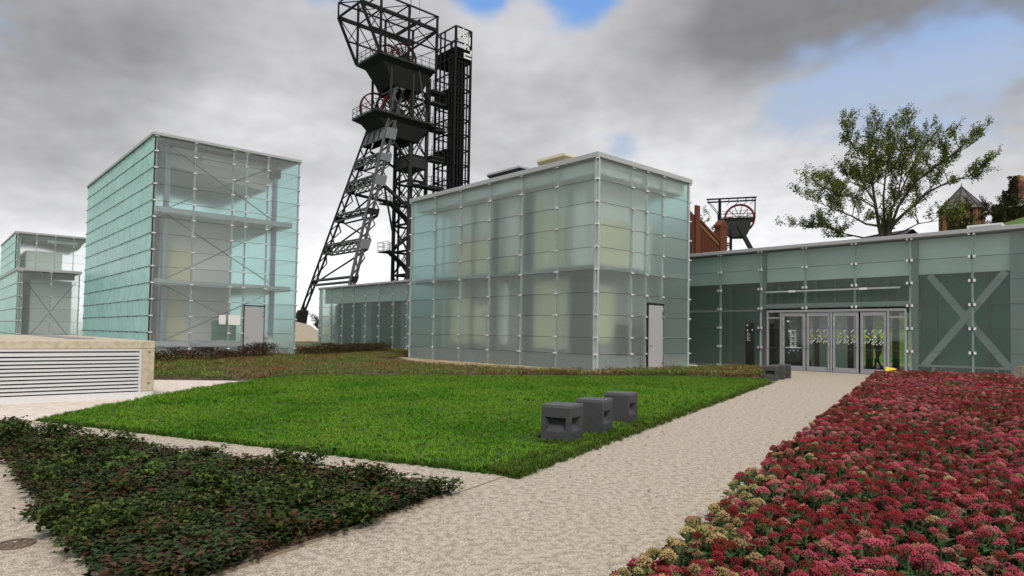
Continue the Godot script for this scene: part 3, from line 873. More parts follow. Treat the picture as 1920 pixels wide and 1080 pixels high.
func build_ground() -> void:
	var t_gravel := ntex(31, 0.11, [[0.33, 0.28, 0.21], [0.52, 0.455, 0.37], [0.60, 0.535, 0.45], [0.75, 0.69, 0.605]], [0.22, 0.45, 0.58, 0.8], FastNoiseLite.TYPE_SIMPLEX, 5, 1024)
	var n_gravel := ntex(32, 0.35, [], [], FastNoiseLite.TYPE_SIMPLEX, 3, 1024, 2.4)
	M.gravel = tmat(t_gravel, 0.42, 0.95, n_gravel, 0.8)
	M.gravel.detail_enabled = true
	M.gravel.detail_blend_mode = BaseMaterial3D.BLEND_MODE_MUL
	M.gravel.detail_albedo = ntex(33, 0.05, [[0.66, 0.63, 0.60], [0.9, 0.88, 0.86], [1, 1, 1]], [0.25, 0.5, 0.72], FastNoiseLite.TYPE_SIMPLEX_SMOOTH, 5, 512)
	M.gravel.uv2_triplanar = true
	M.gravel.uv2_world_triplanar = true
	M.gravel.uv2_scale = Vector3(0.16, 0.16, 0.16)
	M.paving = tmat(ntex(41, 0.02, [[0.66, 0.57, 0.50], [0.76, 0.68, 0.61]], [0.3, 0.7]), 0.3, 0.9, ntex(42, 0.2, [], [], FastNoiseLite.TYPE_SIMPLEX, 3, 512, 2.0), 0.4)
	M.soil = tmat(ntex(43, 0.05, [[0.06, 0.042, 0.03], [0.14, 0.10, 0.07], [0.24, 0.18, 0.12]], [0.25, 0.5, 0.8]), 0.7, 1.0, ntex(44, 0.08, [], [], FastNoiseLite.TYPE_SIMPLEX, 4, 512, 8.0))
	M.sand = tmat(ntex(45, 0.05, [[0.33, 0.25, 0.15], [0.5, 0.41, 0.27]], [0.3, 0.7]), 0.5, 1.0)
	M.turf = tmat(ntex(46, 0.06, [[0.02, 0.05, 0.006], [0.035, 0.085, 0.01], [0.06, 0.09, 0.015]], [0.25, 0.55, 0.85]), 0.4, 1.0)
	M.far_grass = tmat(ntex(47, 0.03, [[0.05, 0.12, 0.015], [0.09, 0.2, 0.025], [0.12, 0.17, 0.04]], [0.25, 0.55, 0.85]), 0.08, 1.0)
	struct("ground", flat([Vector2(-700, -700), Vector2(700, -700), Vector2(700, 700), Vector2(-700, 700)], -0.05), M.far_grass)
	struct("gravel_path", flat([Vector2(-30, 14), Vector2(14, 14), Vector2(14, -31.95), Vector2(-16.5, -31.95), Vector2(-11.0, -22.0), Vector2(-9.0, -14.0), Vector2(-14.5, -5.0), Vector2(-15.5, -3.0)], 0.0, 0.04), M.gravel)
	struct("pavement", flat([Vector2(-13.52, -1.5), Vector2(-16.49, -4.0), Vector2(-18.2, -5.55), Vector2(-19.94, -7.41), Vector2(-20.5, -7.6), Vector2(-22.06, -5.4), Vector2(-34.0, -2.5), Vector2(-34.0, 8.0), Vector2(-19.0, 8.0)], 0.006, 0.04), M.paving)
	struct("planting_bed", flat([Vector2(-20.4, -7.6), Vector2(-22.06, -5.4), Vector2(-34.0, -2.5), Vector2(-70.0, -2.5), Vector2(-70.0, -31.9), Vector2(-15.9, -31.9), Vector2(-12.0, -25.6), Vector2(-11.9, -23.7), Vector2(-14.1, -22.4), Vector2(-16.2, -19.2), Vector2(-17.4, -17.0), Vector2(-19.0, -14.4), Vector2(-20.4, -12.2), Vector2(-21.6, -9.6)], 0.016, 0.05), M.soil)
	struct("sand_strip", flat([Vector2(-17.9, -21.0), Vector2(-18.3, -22.6), Vector2(-18.3, -29.5), Vector2(-34.5, -29.5), Vector2(-34.6, -21.9), Vector2(-31.0, -20.3), Vector2(-26.5, -18.9), Vector2(-22.0, -20.2)], 0.03, 0.03), M.sand)
	struct("lawn_reflection_sheet", flat([Vector2(-45, -41.5), Vector2(2, -41.5), Vector2(2, -56.0), Vector2(-45, -56.0)], -0.02), tmat(ntex(48, 0.03, [[0.16, 0.2, 0.06], [0.26, 0.3, 0.11]], [0.3, 0.7]), 0.1, 1.0))  # pale added sheet, coloured to stand in for the lawn mirrored in the doors
	struct("hall_forecourt", flat([Vector2(-20.0, -30.9), Vector2(-15.2, -31.0), Vector2(-15.2, -32.0), Vector2(-66.0, -32.0), Vector2(-66.0, -31.2)], 0.034, 0.03), M.paving)
	struct("lawn_soil", flat(LAWN, 0.02, 0.05), M.turf)
	struct("rose_bed_soil", flat(BED, 0.012, 0.05), M.soil)
	struct("sedum_bed_soil", flat(SEDUM, 0.012, 0.05), M.soil)
	# rising ground behind the hall
	var b := MB.new()
	var st := 4.0
	for i in 36:
		for j in 26:
			var x0 := -64.0 + i * st
			var z0 := -46.0 - j * st
			var q := []
			for e in [[0, 0], [1, 0], [1, 1], [0, 1]]:
				var x: float = x0 + e[0] * st
				var z: float = z0 - e[1] * st
				q.append(Vector3(x, hill_y(x, z), z))
			b.quad(q[0], q[1], q[2], q[3])
	var hill := struct("hill", b, M.far_grass)
	# edging board of the rose bed and the tamped joint across the path
	b = MB.new()
	for i in 4:
		var a := Vector3(BED[i].x, 0.01, BED[i].y)
		var d := Vector3(BED[(i + 1) % 4].x, 0.01, BED[(i + 1) % 4].y)
		b.bar(a, d, 0.015, 0.022)
	tag(obj("bed_edging", b, M.concrete_stain), "thin edging strip round the rose bed", "edging")
	b = MB.new()
	b.bar(Vector3(-5.5, 0.002, -4.97), Vector3(-5.18, 0.002, -3.95), 0.02, 0.008)
	struct("path_joint", b, M.concrete_stain)
	# pebbles scattered on the path close by
	var pb := MB.new()
	pb.hexa([Vector3(-0.5, -0.3, 0.4), Vector3(0.4, -0.3, 0.5), Vector3(0.5, -0.3, -0.4), Vector3(-0.4, -0.3, -0.5), Vector3(-0.3, 0.3, 0.25), Vector3(0.25, 0.3, 0.3), Vector3(0.3, 0.3, -0.25), Vector3(-0.25, 0.3, -0.3)])
	var xf := []
	var cl := []
	for i in 16000:
		var r := 2.0 + 9.0 * pow(rng.randf(), 1.4)
		var a := rng.randf_range(0.1, 1.75)
		var p := Vector2(-sin(a) * r, -cos(a) * r)
		if in_poly(p, LAWN) or in_poly(p, BED) or in_poly(p, SEDUM) or p.x < -14.0 + absf(p.y) * 0.3:
			continue
		var s := rng.randf_range(0.004, 0.012)
		xf.append(Transform3D(Basis(Vector3.UP, rng.randf() * TAU).scaled(Vector3(s, s * rng.randf_range(0.5, 0.9), s * rng.randf_range(0.7, 1.2))), Vector3(p.x, s * 0.15, p.y)))
		var g := rng.randf_range(0.55, 1.15)
		cl.append(Color(0.5 * g, 0.43 * g, 0.34 * g))
	tag(multi("gravel_stones", pb.mesh(), xf, cl, vmat(0.95)), "loose beige gravel stones scattered on the path", "gravel")
	# dead leaves and clods
	var lf := MB.new()
	lf.leaf(Vector3(-0.5, 0, 0), Vector3.RIGHT, Vector3(0, 0.9, 0.4).normalized(), 1.0, 0.6)
	xf = []
	cl = []
	for i in 70:
		var z := rng.randf_range(-21.0, -4.0)
		var x := -5.2 + 0.32 * (z + 5.0) + rng.randf_range(-0.5, 2.8) * (0.15 if rng.randf() < 0.6 else 1.0)
		var s := rng.randf_range(0.025, 0.06)
		xf.append(Transform3D(Basis(Vector3.UP, rng.randf() * TAU).scaled(Vector3(s, s, s)), Vector3(x, 0.012, z)))
		cl.append(Color(0.12, 0.07, 0.03) * rng.randf_range(0.5, 1.3))
	tag(multi("fallen_leaves", lf.mesh(), xf, cl, vmat()), "dry brown leaves lying along the edge of the path", "leaves")

func build_lawn() -> void:
	var b := MB.new()
	var r := RandomNumberGenerator.new()
	r.seed = 91
	for k in 16:
		var a := r.randf() * TAU
		var o := Vector3(cos(a), 0, sin(a)) * r.randf() * 0.055
		var la := r.randf() * TAU
		var lean := Vector3(cos(la), 0, sin(la)) * r.randf_range(0.01, 0.045)
		var h := r.randf_range(0.03, 0.06)
		var s := Vector3(-sin(la), 0, cos(la)) * 0.0038
		var m := o + lean * 0.35 + Vector3.UP * h * 0.6
		var t := o + lean + Vector3.UP * h
		var g := r.randf_range(0.7, 1.25)
		b.col = Color(0.85 * g, g, 0.8 * g)
		b.quad(o - s, o + s, m + s * 0.8, m - s * 0.8)
		b.tri(m - s * 0.8, m + s * 0.8, t)
	var xf := []
	var cl := []
	var nz := noise(61, 0.35)
	var nz2 := noise(62, 1.6)
	for i in 74000:
		var p := Vector2(rng.randf_range(-22.0, -5.3), rng.randf_range(-23.8, -1.4))
		if not in_poly(p, LAWN):
			continue
		var dist := p.length()
		if dist > 15.0 and rng.randf() < 0.35:
			continue
		var q := nz.get_noise_2d(p.x, p.y)
		var q2 := nz2.get_noise_2d(p.x, p.y)
		var nb := minf(p.distance_to(Vector2(-6.75, -7.0)), minf(p.distance_to(Vector2(-6.95, -8.0)), p.distance_to(Vector2(-7.5, -9.3))))
		var s := rng.randf_range(0.75, 1.2) * (1.0 if nb > 0.5 else 0.72) * (1.0 + q2 * 0.5) * (1.0 if dist < 15.0 else 1.3)
		var bs := Basis(Vector3.UP, rng.randf() * TAU).scaled(Vector3(s * 1.15, s, s * 1.15))
		xf.append(Transform3D(bs, Vector3(p.x, 0.018, p.y)))
		var c := Color(0.092, 0.25, 0.014).lerp(Color(0.18, 0.32, 0.034), clampf(0.5 + q * 0.9 + q2 * 0.4, 0.0, 1.0))
		if rng.randf() < 0.07 + 0.35 * maxf(0.0, q2 - 0.12):
			c = c.lerp(Color(0.23, 0.21, 0.07), 0.6)
		if q < -0.25 and rng.randf() < 0.4: c = c * 0.75
		if dist > 20.0:
			c = c.lerp(Color(0.13, 0.2, 0.03), 0.35)
		cl.append(c * rng.randf_range(0.8, 1.15))
	tag(multi("lawn_grass", b.mesh(), xf, cl, vmat(0.6, 0.25)), "bright green mown lawn between the gravel path and the glass cubes", "grass")
	# a fringe of longer grass round the bollards and along the edge
	xf = []
	cl = []
	for i in 2600:
		var k := rng.randf()
		var z := lerpf(-4.9, -22.4, k * k)
		var x := -5.45 + 0.329 * (z + 4.95) + rng.randf_range(-0.22, 0.09) * (1.0 + rng.randf())
		if i < 240:
			var c0: Vector2 = [Vector2(-6.75, -7.12), Vector2(-7.03, -8.15), Vector2(-7.55, -9.49)][i % 3]
			var a := rng.randf() * TAU
			x = c0.x + cos(a) * rng.randf_range(0.24, 0.4)
			z = c0.y + sin(a) * rng.randf_range(0.24, 0.4)
		var s := rng.randf_range(0.8, 1.5)
		xf.append(Transform3D(Basis(Vector3.UP, rng.randf() * TAU).scaled(Vector3(s, s, s)), Vector3(x, 0.01, z)))
		cl.append(Color(0.06, 0.15, 0.012).lerp(Color(0.14, 0.15, 0.04), rng.randf()) * rng.randf_range(0.6, 1.1))
	for i in 1100:
		var k := rng.randf()
		var o := Vector2(-5.45, -4.95).lerp(Vector2(-13.47, -1.55), k)
		var s := rng.randf_range(0.6, 1.3)
		xf.append(Transform3D(Basis(Vector3.UP, rng.randf() * TAU).scaled(Vector3(s, s, s)), Vector3(o.x + rng.randf_range(-0.03, 0.04), 0.0, o.y + rng.randf_range(-0.1, 0.05))))
		cl.append(Color(0.05, 0.14, 0.012).lerp(Color(0.11, 0.15, 0.03), rng.randf() * 0.6) * rng.randf_range(0.6, 1.1))
	tag(multi("grass_fringe", b.mesh(), xf, cl, vmat(0.6, 0.25)), "longer tufts of grass round the grey bollards and along the path edge", "grass")

func sedum_head(r: RandomNumberGenerator) -> MB:
	var b := MB.new()
	var R := 0.052
	for k in 30:
		var a := k * 2.39996
		var rad := sqrt((k + 0.5) / 30.0)
		var o := Vector3(cos(a) * rad * R, (1.0 - rad * rad) * R * 0.62 + r.randf_range(-0.004, 0.006), sin(a) * rad * R)
		var nn := Vector3(cos(a) * rad * 0.8, 1.0, sin(a) * rad * 0.8).normalized()
		var s := nn.cross(Vector3(0, 0, 1)).normalized()
		var u := s.cross(nn)
		var q := r.randf_range(0.008, 0.0125)
		var tip := o + nn * q * 0.9
		var g := r.randf_range(0.6, 1.3)
		b.col = Color(g, g * r.randf_range(0.85, 1.15), g)
		var ring := []
		for e in 5:
			var t := e * TAU / 5.0 + r.randf() * 0.4
			ring.append(o + (s * cos(t) + u * sin(t)) * q - nn * q * 0.35)
		for e in 5:
			b.tri(ring[(e + 1) % 5], ring[e], tip)
	return b

func build_sedum() -> void:
	var r := RandomNumberGenerator.new()
	r.seed = 77
	var head := ArrayMesh.new()
	sedum_head(r).add(head, vmat(0.75, 0.0))
	var under := MB.new()
	under.tube(Vector3(0, -0.05, 0), Vector3(0, 0.004, 0), 0.008, 0.046, 7, false)
	under.add(head, mat(0.06, 0.09, 0.03, 0.8))
	var stem := MB.new()
	stem.col = Color(0.07, 0.13, 0.05)
	stem.tube(Vector3(0, 0, 0), Vector3(0.0, 0.36, 0.0), 0.006, 0.005, 5, false)
	for k in 9:
		var a := k * 2.4
		var d := Vector3(cos(a), r.randf_range(0.1, 0.5), sin(a)).normalized()
		var g := r.randf_range(0.7, 1.2)
		stem.col = Color(0.06 * g, 0.115 * g, 0.045 * g)
		stem.leaf(Vector3(0, 0.08 + k * 0.032, 0), d, Vector3(-d.x * d.y, 1.0, -d.z * d.y).normalized(), 0.075, 0.04)
	var xf := []
	var cl := []
	var fx := []
	var nz := noise(71, 0.42)
	var nz2 := noise(72, 1.3)
	var nz3 := noise(73, 0.9)
	var cell := 0.076
	for i in 172:
		for j in 390:
			var p := Vector2(-9.6 + i * cell + rng.randf_range(-0.045, 0.045), -1.5 - j * cell * 0.96 + rng.randf_range(-0.045, 0.045))
			if not in_poly(p, SEDUM):
				continue
			var edge := p.x - (-1.406 + 0.2959 * p.y)      # metres in from the left edge
			if p.x > -0.10 * absf(p.y) + 3.0:
				continue
			var hgt := 0.40 + nz3.get_noise_2d(p.x, p.y) * 0.15 + rng.randf_range(-0.09, 0.06)
			if edge < 0.25:
				hgt -= (0.25 - edge) * 0.7
			var s := rng.randf_range(0.55, 0.98)
			var tilt := Vector3(rng.randf_range(-0.3, 0.3), 1.0, rng.randf_range(-0.3, 0.3)).normalized()
			if edge < 0.3: tilt = (tilt + Vector3(-0.5, 0, 0.1) * (0.3 - edge) * 3.0).normalized()
			var side := tilt.cross(Vector3.FORWARD).normalized()
			var bs := Basis(side, tilt, side.cross(tilt)) * Basis(Vector3.UP, rng.randf() * TAU)
			xf.append(Transform3D(bs.scaled(Vector3(s, s, s)), Vector3(p.x, hgt, p.y)))
			var q := nz.get_noise_2d(p.x, p.y) * 1.3
			var q2 := nz2.get_noise_2d(p.x, p.y)
			var c := Color(0.22, 0.02, 0.026).lerp(Color(0.48, 0.10, 0.135), clampf(0.42 + q + rng.randf_range(-0.35, 0.35), 0.0, 1.0))
			if rng.randf() < 0.22: c = Color(0.18, 0.035, 0.022)
			if rng.randf() < 0.12: c = Color(0.40, 0.16, 0.13)
			var pale := 0.012 + 0.95 * smoothstep(0.75, 0.1, edge) * smoothstep(-7.5, -4.0, p.y) + 0.3 * smoothstep(0.3, 0.55, q2)
			if rng.randf() < pale * 0.75:
				c = Color(0.36, 0.34, 0.13).lerp(Color(0.40, 0.22, 0.13), rng.randf() * 0.7)
			cl.append(c * rng.randf_range(0.68, 1.2))
			if rng.randf() < 0.75:
				var fs := hgt / 0.40
				fx.append(Transform3D(Basis(Vector3.UP, rng.randf() * TAU).scaled(Vector3(fs * 1.1, fs, fs * 1.1)), Vector3(p.x, 0.0, p.y)))
	tag(multi("sedum_flowers", head, xf, cl), "dense crimson and pink flower heads filling the bed right of the path", "flowers")
	tag(multi("sedum_foliage", stem.mesh(), fx, [], vmat(0.6, 0.15)), "fleshy green leaves and stems under the red flower heads", "foliage")

func rose_mesh(r: RandomNumberGenerator, leaves: int, rad: float, h: float, tones: Array) -> Array:
	var b := MB.new()
	var st := MB.new()
	st.col = Color(0.07, 0.05, 0.03)
	for k in 11:
		var a := r.randf() * TAU
		var tip := Vector3(cos(a) * rad * r.randf_range(0.2, 0.95), h * r.randf_range(0.6, 1.25), sin(a) * rad * r.randf_range(0.2, 0.95))
		var base := Vector3(tip.x * 0.25, 0, tip.z * 0.25)
		var mid := base.lerp(tip, 0.5) + Vector3(0, h * 0.15, 0)
		st.tube(base, mid, 0.007, 0.005, 4, false)
		st.tube(mid, tip, 0.005, 0.003, 4, false)
		for e in leaves / 11:
			var t := sqrt(r.randf())
			var o := (base.lerp(mid, t * 2.0) if t < 0.5 else mid.lerp(tip, t * 2.0 - 1.0)) + Vector3(r.randf_range(-1, 1), r.randf_range(-0.6, 0.5), r.randf_range(-1, 1)) * rad * 0.28
			o.y = maxf(o.y, 0.02)
			var d := Vector3(r.randf_range(-1, 1), r.randf_range(-0.35, 0.5), r.randf_range(-1, 1)).normalized()
			var nn := (Vector3.UP + Vector3(r.randf_range(-0.7, 0.7), 0, r.randf_range(-0.7, 0.7))).normalized()
			nn = (nn - d * nn.dot(d)).normalized()
			var c: Color = tones[r.randi() % tones.size()]
			b.col = c * r.randf_range(0.6, 1.3)
			var l := r.randf_range(0.035, 0.065)
			b.leaf(o, d, nn, l, l * 0.62)
			if r.randf() < 0.6:
				var d2 := d.rotated(nn, 0.9)
				b.leaf(o, d2, nn, l * 0.85, l * 0.55)
	return [b, st]

func build_rose_bed() -> void:
	var r := RandomNumberGenerator.new()
	r.seed = 123
	var green := [Color(0.036, 0.066, 0.013), Color(0.06, 0.10, 0.02), Color(0.022, 0.042, 0.01), Color(0.08, 0.10, 0.025)]
	var reddish := [Color(0.032, 0.058, 0.012), Color(0.045, 0.068, 0.016), Color(0.03, 0.05, 0.012), Color(0.085, 0.038, 0.02), Color(0.065, 0.055, 0.02)]
	var light := [Color(0.09, 0.16, 0.03), Color(0.065, 0.12, 0.024), Color(0.05, 0.09, 0.02)]
	var lm := vmat(0.55, 0.15)
	var meshes := []
	for k in 6:
		var tones := green if k < 3 else reddish
		var m := rose_mesh(r, 460, r.randf_range(0.28, 0.35), r.randf_range(0.18, 0.25), tones)
		meshes.append([m[0].mesh(lm), m[1].mesh(lm)])
	var lt := rose_mesh(r, 130, 0.2, 0.2, light)
	meshes.append([lt[0].mesh(lm), lt[1].mesh(lm)])
	var spots := []
	var tries := 0
	while spots.size() < 58 and tries < 4000:
		tries += 1
		var p := Vector2(rng.randf_range(-12.3, -4.3), rng.randf_range(-3.9, -0.85))
		if not in_poly(p, BED):
			continue
		var ok := true
		for s in spots:
			if s.distance_to(p) < 0.42: ok = false
		if ok: spots.append(p)
	spots.sort_custom(func(a, b): return a.length() < b.length())
	var kinds := {}
	for p in spots:
		var open: bool = absf(p.x + 7.6) < 1.0 and absf(p.y + 2.0) < 0.55     # thin patch in the middle
		var k := rng.randi() % 6
		if open:
			k = 6
		var label: String = ["dark green rose bush in the triangular bed at lower left", "reddish green rose bush in the triangular bed at lower left", "small light green shoot in the bare middle of the rose bed"][0 if k < 3 else 1 if k < 6 else 2]
		var group: String = ["dark green rose bushes", "reddish rose bushes", "light green shoots"][0 if k < 3 else 1 if k < 6 else 2]
		var key := k
		var o: Node3D
		if kinds.has(key):
			o = copy(kinds[key])
		else:
			o = thing("rose_bush" if k < 6 else "rose_shoot", label, "rose bush", Vector3.ZERO, 0.0, group)
			o.set_meta("base_name", "rose_bush" if k < 6 else "rose_shoot")
			put("foliage", meshes[k][0], null, o)
			put("stems", meshes[k][1], null, o)
			kinds[key] = o
		o.position = Vector3(p.x, 0.0, p.y)
		o.rotation.y = rng.randf() * TAU
		var s := rng.randf_range(0.7, 1.0)
		if k < 6 and p.distance_to(Geometry2D.get_closest_point_to_segment(p, BED[0], BED[3])) < 0.6 and rng.randf() < 0.3: s *= 1.2
		s *= clampf(0.55 + 0.45 * minf(p.distance_to(BED[0]) / 1.3, p.distance_to(BED[1]) / 1.2), 0.5, 1.0)
		o.scale = Vector3(s * 1.05, s, s * 1.05)
	for k in kinds: kinds[k].remove_meta("base_name")
	for c in get_children():
		if c.has_meta("base_name"): c.remove_meta("base_name")
	# low creeping leaves between the bushes
	var lb := MB.new()
	for k in 14:
		var a := r.randf() * TAU
		var d := Vector3(cos(a), r.randf_range(0.0, 0.5), sin(a)).normalized()
		var g := r.randf_range(0.6, 1.3)
		lb.col = Color(g, g, g)
		lb.leaf(Vector3(cos(a) * 0.05, r.randf_range(0.01, 0.1), sin(a) * 0.05), d, Vector3(-d.x * d.y, 1.0, -d.z * d.y).normalized(), 0.05, 0.03)
	var xf := []
	var cl := []
	for i in 5200:
		var p := Vector2(rng.randf_range(-12.3, -4.3), rng.randf_range(-3.9, -0.85))
		if not in_poly(p, BED): continue
		var s := rng.randf_range(0.7, 1.6)
		xf.append(Transform3D(Basis(Vector3.UP, rng.randf() * TAU).scaled(Vector3(s, s, s)), Vector3(p.x, 0.01, p.y)))
		var c := Color(0.04, 0.07, 0.022)
		if rng.randf() < 0.3: c = Color(0.09, 0.045, 0.025)
		cl.append(c * rng.randf_range(0.6, 1.3))
	tag(multi("creeping_foliage", lb.mesh(), xf, cl, lm), "low creeping leaves between the rose bushes", "ground cover")
	# planting around the pavilions
	xf = []
	cl = []
	var nz := noise(83, 0.25)
	var nz2 := noise(84, 0.8)
	var P := PackedVector2Array([Vector2(-20.2, -7.7), Vector2(-22.06, -5.5), Vector2(-34.0, -3.0), Vector2(-39.5, -9.0), Vector2(-39.5, -18.5), Vector2(-50.0, -19.0), Vector2(-50.0, -31.0), Vector2(-16.0, -31.4), Vector2(-12.2, -25.8), Vector2(-12.0, -23.8), Vector2(-14.1, -22.5), Vector2(-16.2, -19.3), Vector2(-17.4, -17.1), Vector2(-19.0, -14.5), Vector2(-20.4, -12.3), Vector2(-21.6, -9.7)])
	for i in 44000:
		var p := Vector2(rng.randf_range(-50.0, -12.0), rng.randf_range(-31.4, -3.0))
		if not in_poly(p, P): continue
		if p.x < -18.2 and p.x > -34.5 and p.y < -21.2: continue
		if p.x < -17.6 and p.x > -33.0 and p.y < (-18.4 if p.x < -26.0 else -18.4 + (p.x + 26.0) * -0.2) and rng.randf() < 0.97: continue
		var q := nz.get_noise_2d(p.x, p.y)
		var q2 := nz2.get_noise_2d(p.x, p.y)
		if q2 < -0.22 and rng.randf() < 0.8: continue
		var s := rng.randf_range(0.8, 1.8)
		if p.x > -18.5: s *= 1.3
		xf.append(Transform3D(Basis(Vector3.UP, rng.randf() * TAU).scaled(Vector3(s, s * rng.randf_range(0.8, 1.3), s)), Vector3(p.x, 0.02, p.y)))
		var c := Color(0.36, 0.17, 0.09).lerp(Color(0.17, 0.30, 0.05), clampf(0.45 + q * 1.2 + rng.randf_range(-0.4, 0.4), 0.0, 1.0))
		if rng.randf() < 0.22: c = Color(0.30, 0.40, 0.10)
		cl.append(c * rng.randf_range(0.6, 1.25))
	tag(multi("ground_cover", lb.mesh(), xf, cl, lm), "patchy brown and green ground cover plants between the lawn and the glass cubes", "ground cover")

func build_hedge(called: String, label: String, a: Vector3, b: Vector3, w: float, h: float, tones: Array, seed_: int) -> void:
	var t := thing(called, label, "hedge", a)
	var r := RandomNumberGenerator.new()
	r.seed = seed_
	var mb := MB.new()
	var d := b - a
	var s := Vector3(-d.z, 0, d.x).normalized()
	var nz := noise(seed_, 0.9)
	var len := d.length()
	for i in int(len * w * 420):
		var k := r.randf() * len
		var top := h * (0.85 + 0.45 * nz.get_noise_2d(k, 0.0))
		var y := top * sqrt(r.randf())
		var o := d / len * k + s * (r.randf() - 0.5) * w * (1.0 - 0.35 * (y / h) * (y / h)) + Vector3.UP * y
		var dir := Vector3(r.randf_range(-1, 1), r.randf_range(-0.2, 0.9), r.randf_range(-1, 1)).normalized()
		var nn := (Vector3.UP + Vector3(r.randf_range(-0.8, 0.8), 0, r.randf_range(-0.8, 0.8)))
		nn = (nn - dir * nn.dot(dir)).normalized()
		var c: Color = tones[r.randi() % tones.size()]
		mb.col = c * r.randf_range(0.6, 1.3)
		var l := r.randf_range(0.07, 0.13)
		mb.leaf(o, dir, nn, l, l * 0.6)
	obj("foliage", mb, vmat(0.6, 0.15), t)
	var st := MB.new()
	for i in int(len * 2.5):
		var o := d / len * (i / 2.5) + s * r.randf_range(-0.3, 0.3) * w
		st.tube(o, o + Vector3(r.randf_range(-0.1, 0.1), h * 0.8, r.randf_range(-0.1, 0.1)), 0.015, 0.008, 4, false)
	obj("stems", st, M.bark, t)

# ---------------------------------------------------------------- the mine headframe and its lift tower
func beam(called: String, p: Vector3, q: Vector3, w: float, m: Material, parent: Node, h := -1.0) -> void:
	var b := MB.new()
	b.bar(p, q, w, h)
	obj(called, b, m, parent)

func lattice(b: MB, a0: Vector3, a1: Vector3, c0: Vector3, c1: Vector3, n: int, w: float, cross := true) -> void:
	for i in n:
		var t0 := float(i) / n
		var t1 := float(i + 1) / n
		if cross or i % 2 == 0:
			b.bar(a0.lerp(a1, t0), c0.lerp(c1, t1), w)
		if cross or i % 2 == 1:
			b.bar(c0.lerp(c1, t0), a0.lerp(a1, t1), w)

func railing(parent: Node, pts: Array, h: float, m: Material, closed := false) -> void:
	var b := MB.new()
	var k := pts.size() if closed else pts.size() - 1
	for i in k:
		var p: Vector3 = pts[i]
		var q: Vector3 = pts[(i + 1) % pts.size()]
		for y in [h, h * 0.55, 0.12]:
			b.bar(p + Vector3.UP * y, q + Vector3.UP * y, 0.045)
		var n := maxi(1, int(round((q - p).length() / 1.1)))
		for e in n + 1:
			var o := p.lerp(q, float(e) / n)
			b.bar(o, o + Vector3.UP * h, 0.05)
	obj("railing", b, m, parent)

func wheel(parent: Node, o: Vector3, r: float, ax: Vector3, m: Material, ms: Material, t := 0.16) -> void:
	var wn := Node3D.new()
	wn.name = numbered(parent, "sheave_wheel")
	parent.add_child(wn)
	var b := MB.new()
	b.ring(o, ax, r, 0.26, t, 36)
	obj("rim", b, m, wn)
	b = MB.new()
	b.tube(o - ax * 0.4, o + ax * 0.4, 0.22, 0.22, 12)
	obj("hub", b, m, wn)
	var s := ax.cross(Vector3.UP).normalized()
	for k in 12:
		var a := TAU * (k + 0.3) / 12
		var d := s * cos(a) + Vector3.UP * sin(a)
		b = MB.new()
		b.bar(o + d * 0.18, o + d * (r - 0.1), 0.1, 0.1, ax)
		obj("spoke", b, m if k % 3 else ms, wn)

func hopper(parent: Node, x0: float, x1: float, z0: float, z1: float, y: float, drop: float, ix: float, iz0: float, iz1: float, m: Material) -> void:   # tapered underside of a platform
	var b := MB.new()
	b.hexa([Vector3(x0 + ix, y - drop, z1 - iz1), Vector3(x1 - ix * 0.45, y - drop, z1 - iz1), Vector3(x1 - ix * 0.45, y - drop, z0 + iz0), Vector3(x0 + ix, y - drop, z0 + iz0),
		Vector3(x0, y, z1), Vector3(x1, y, z1), Vector3(x1, y, z0), Vector3(x0, y, z0)])
	obj("hopper_floor", b, m, parent)

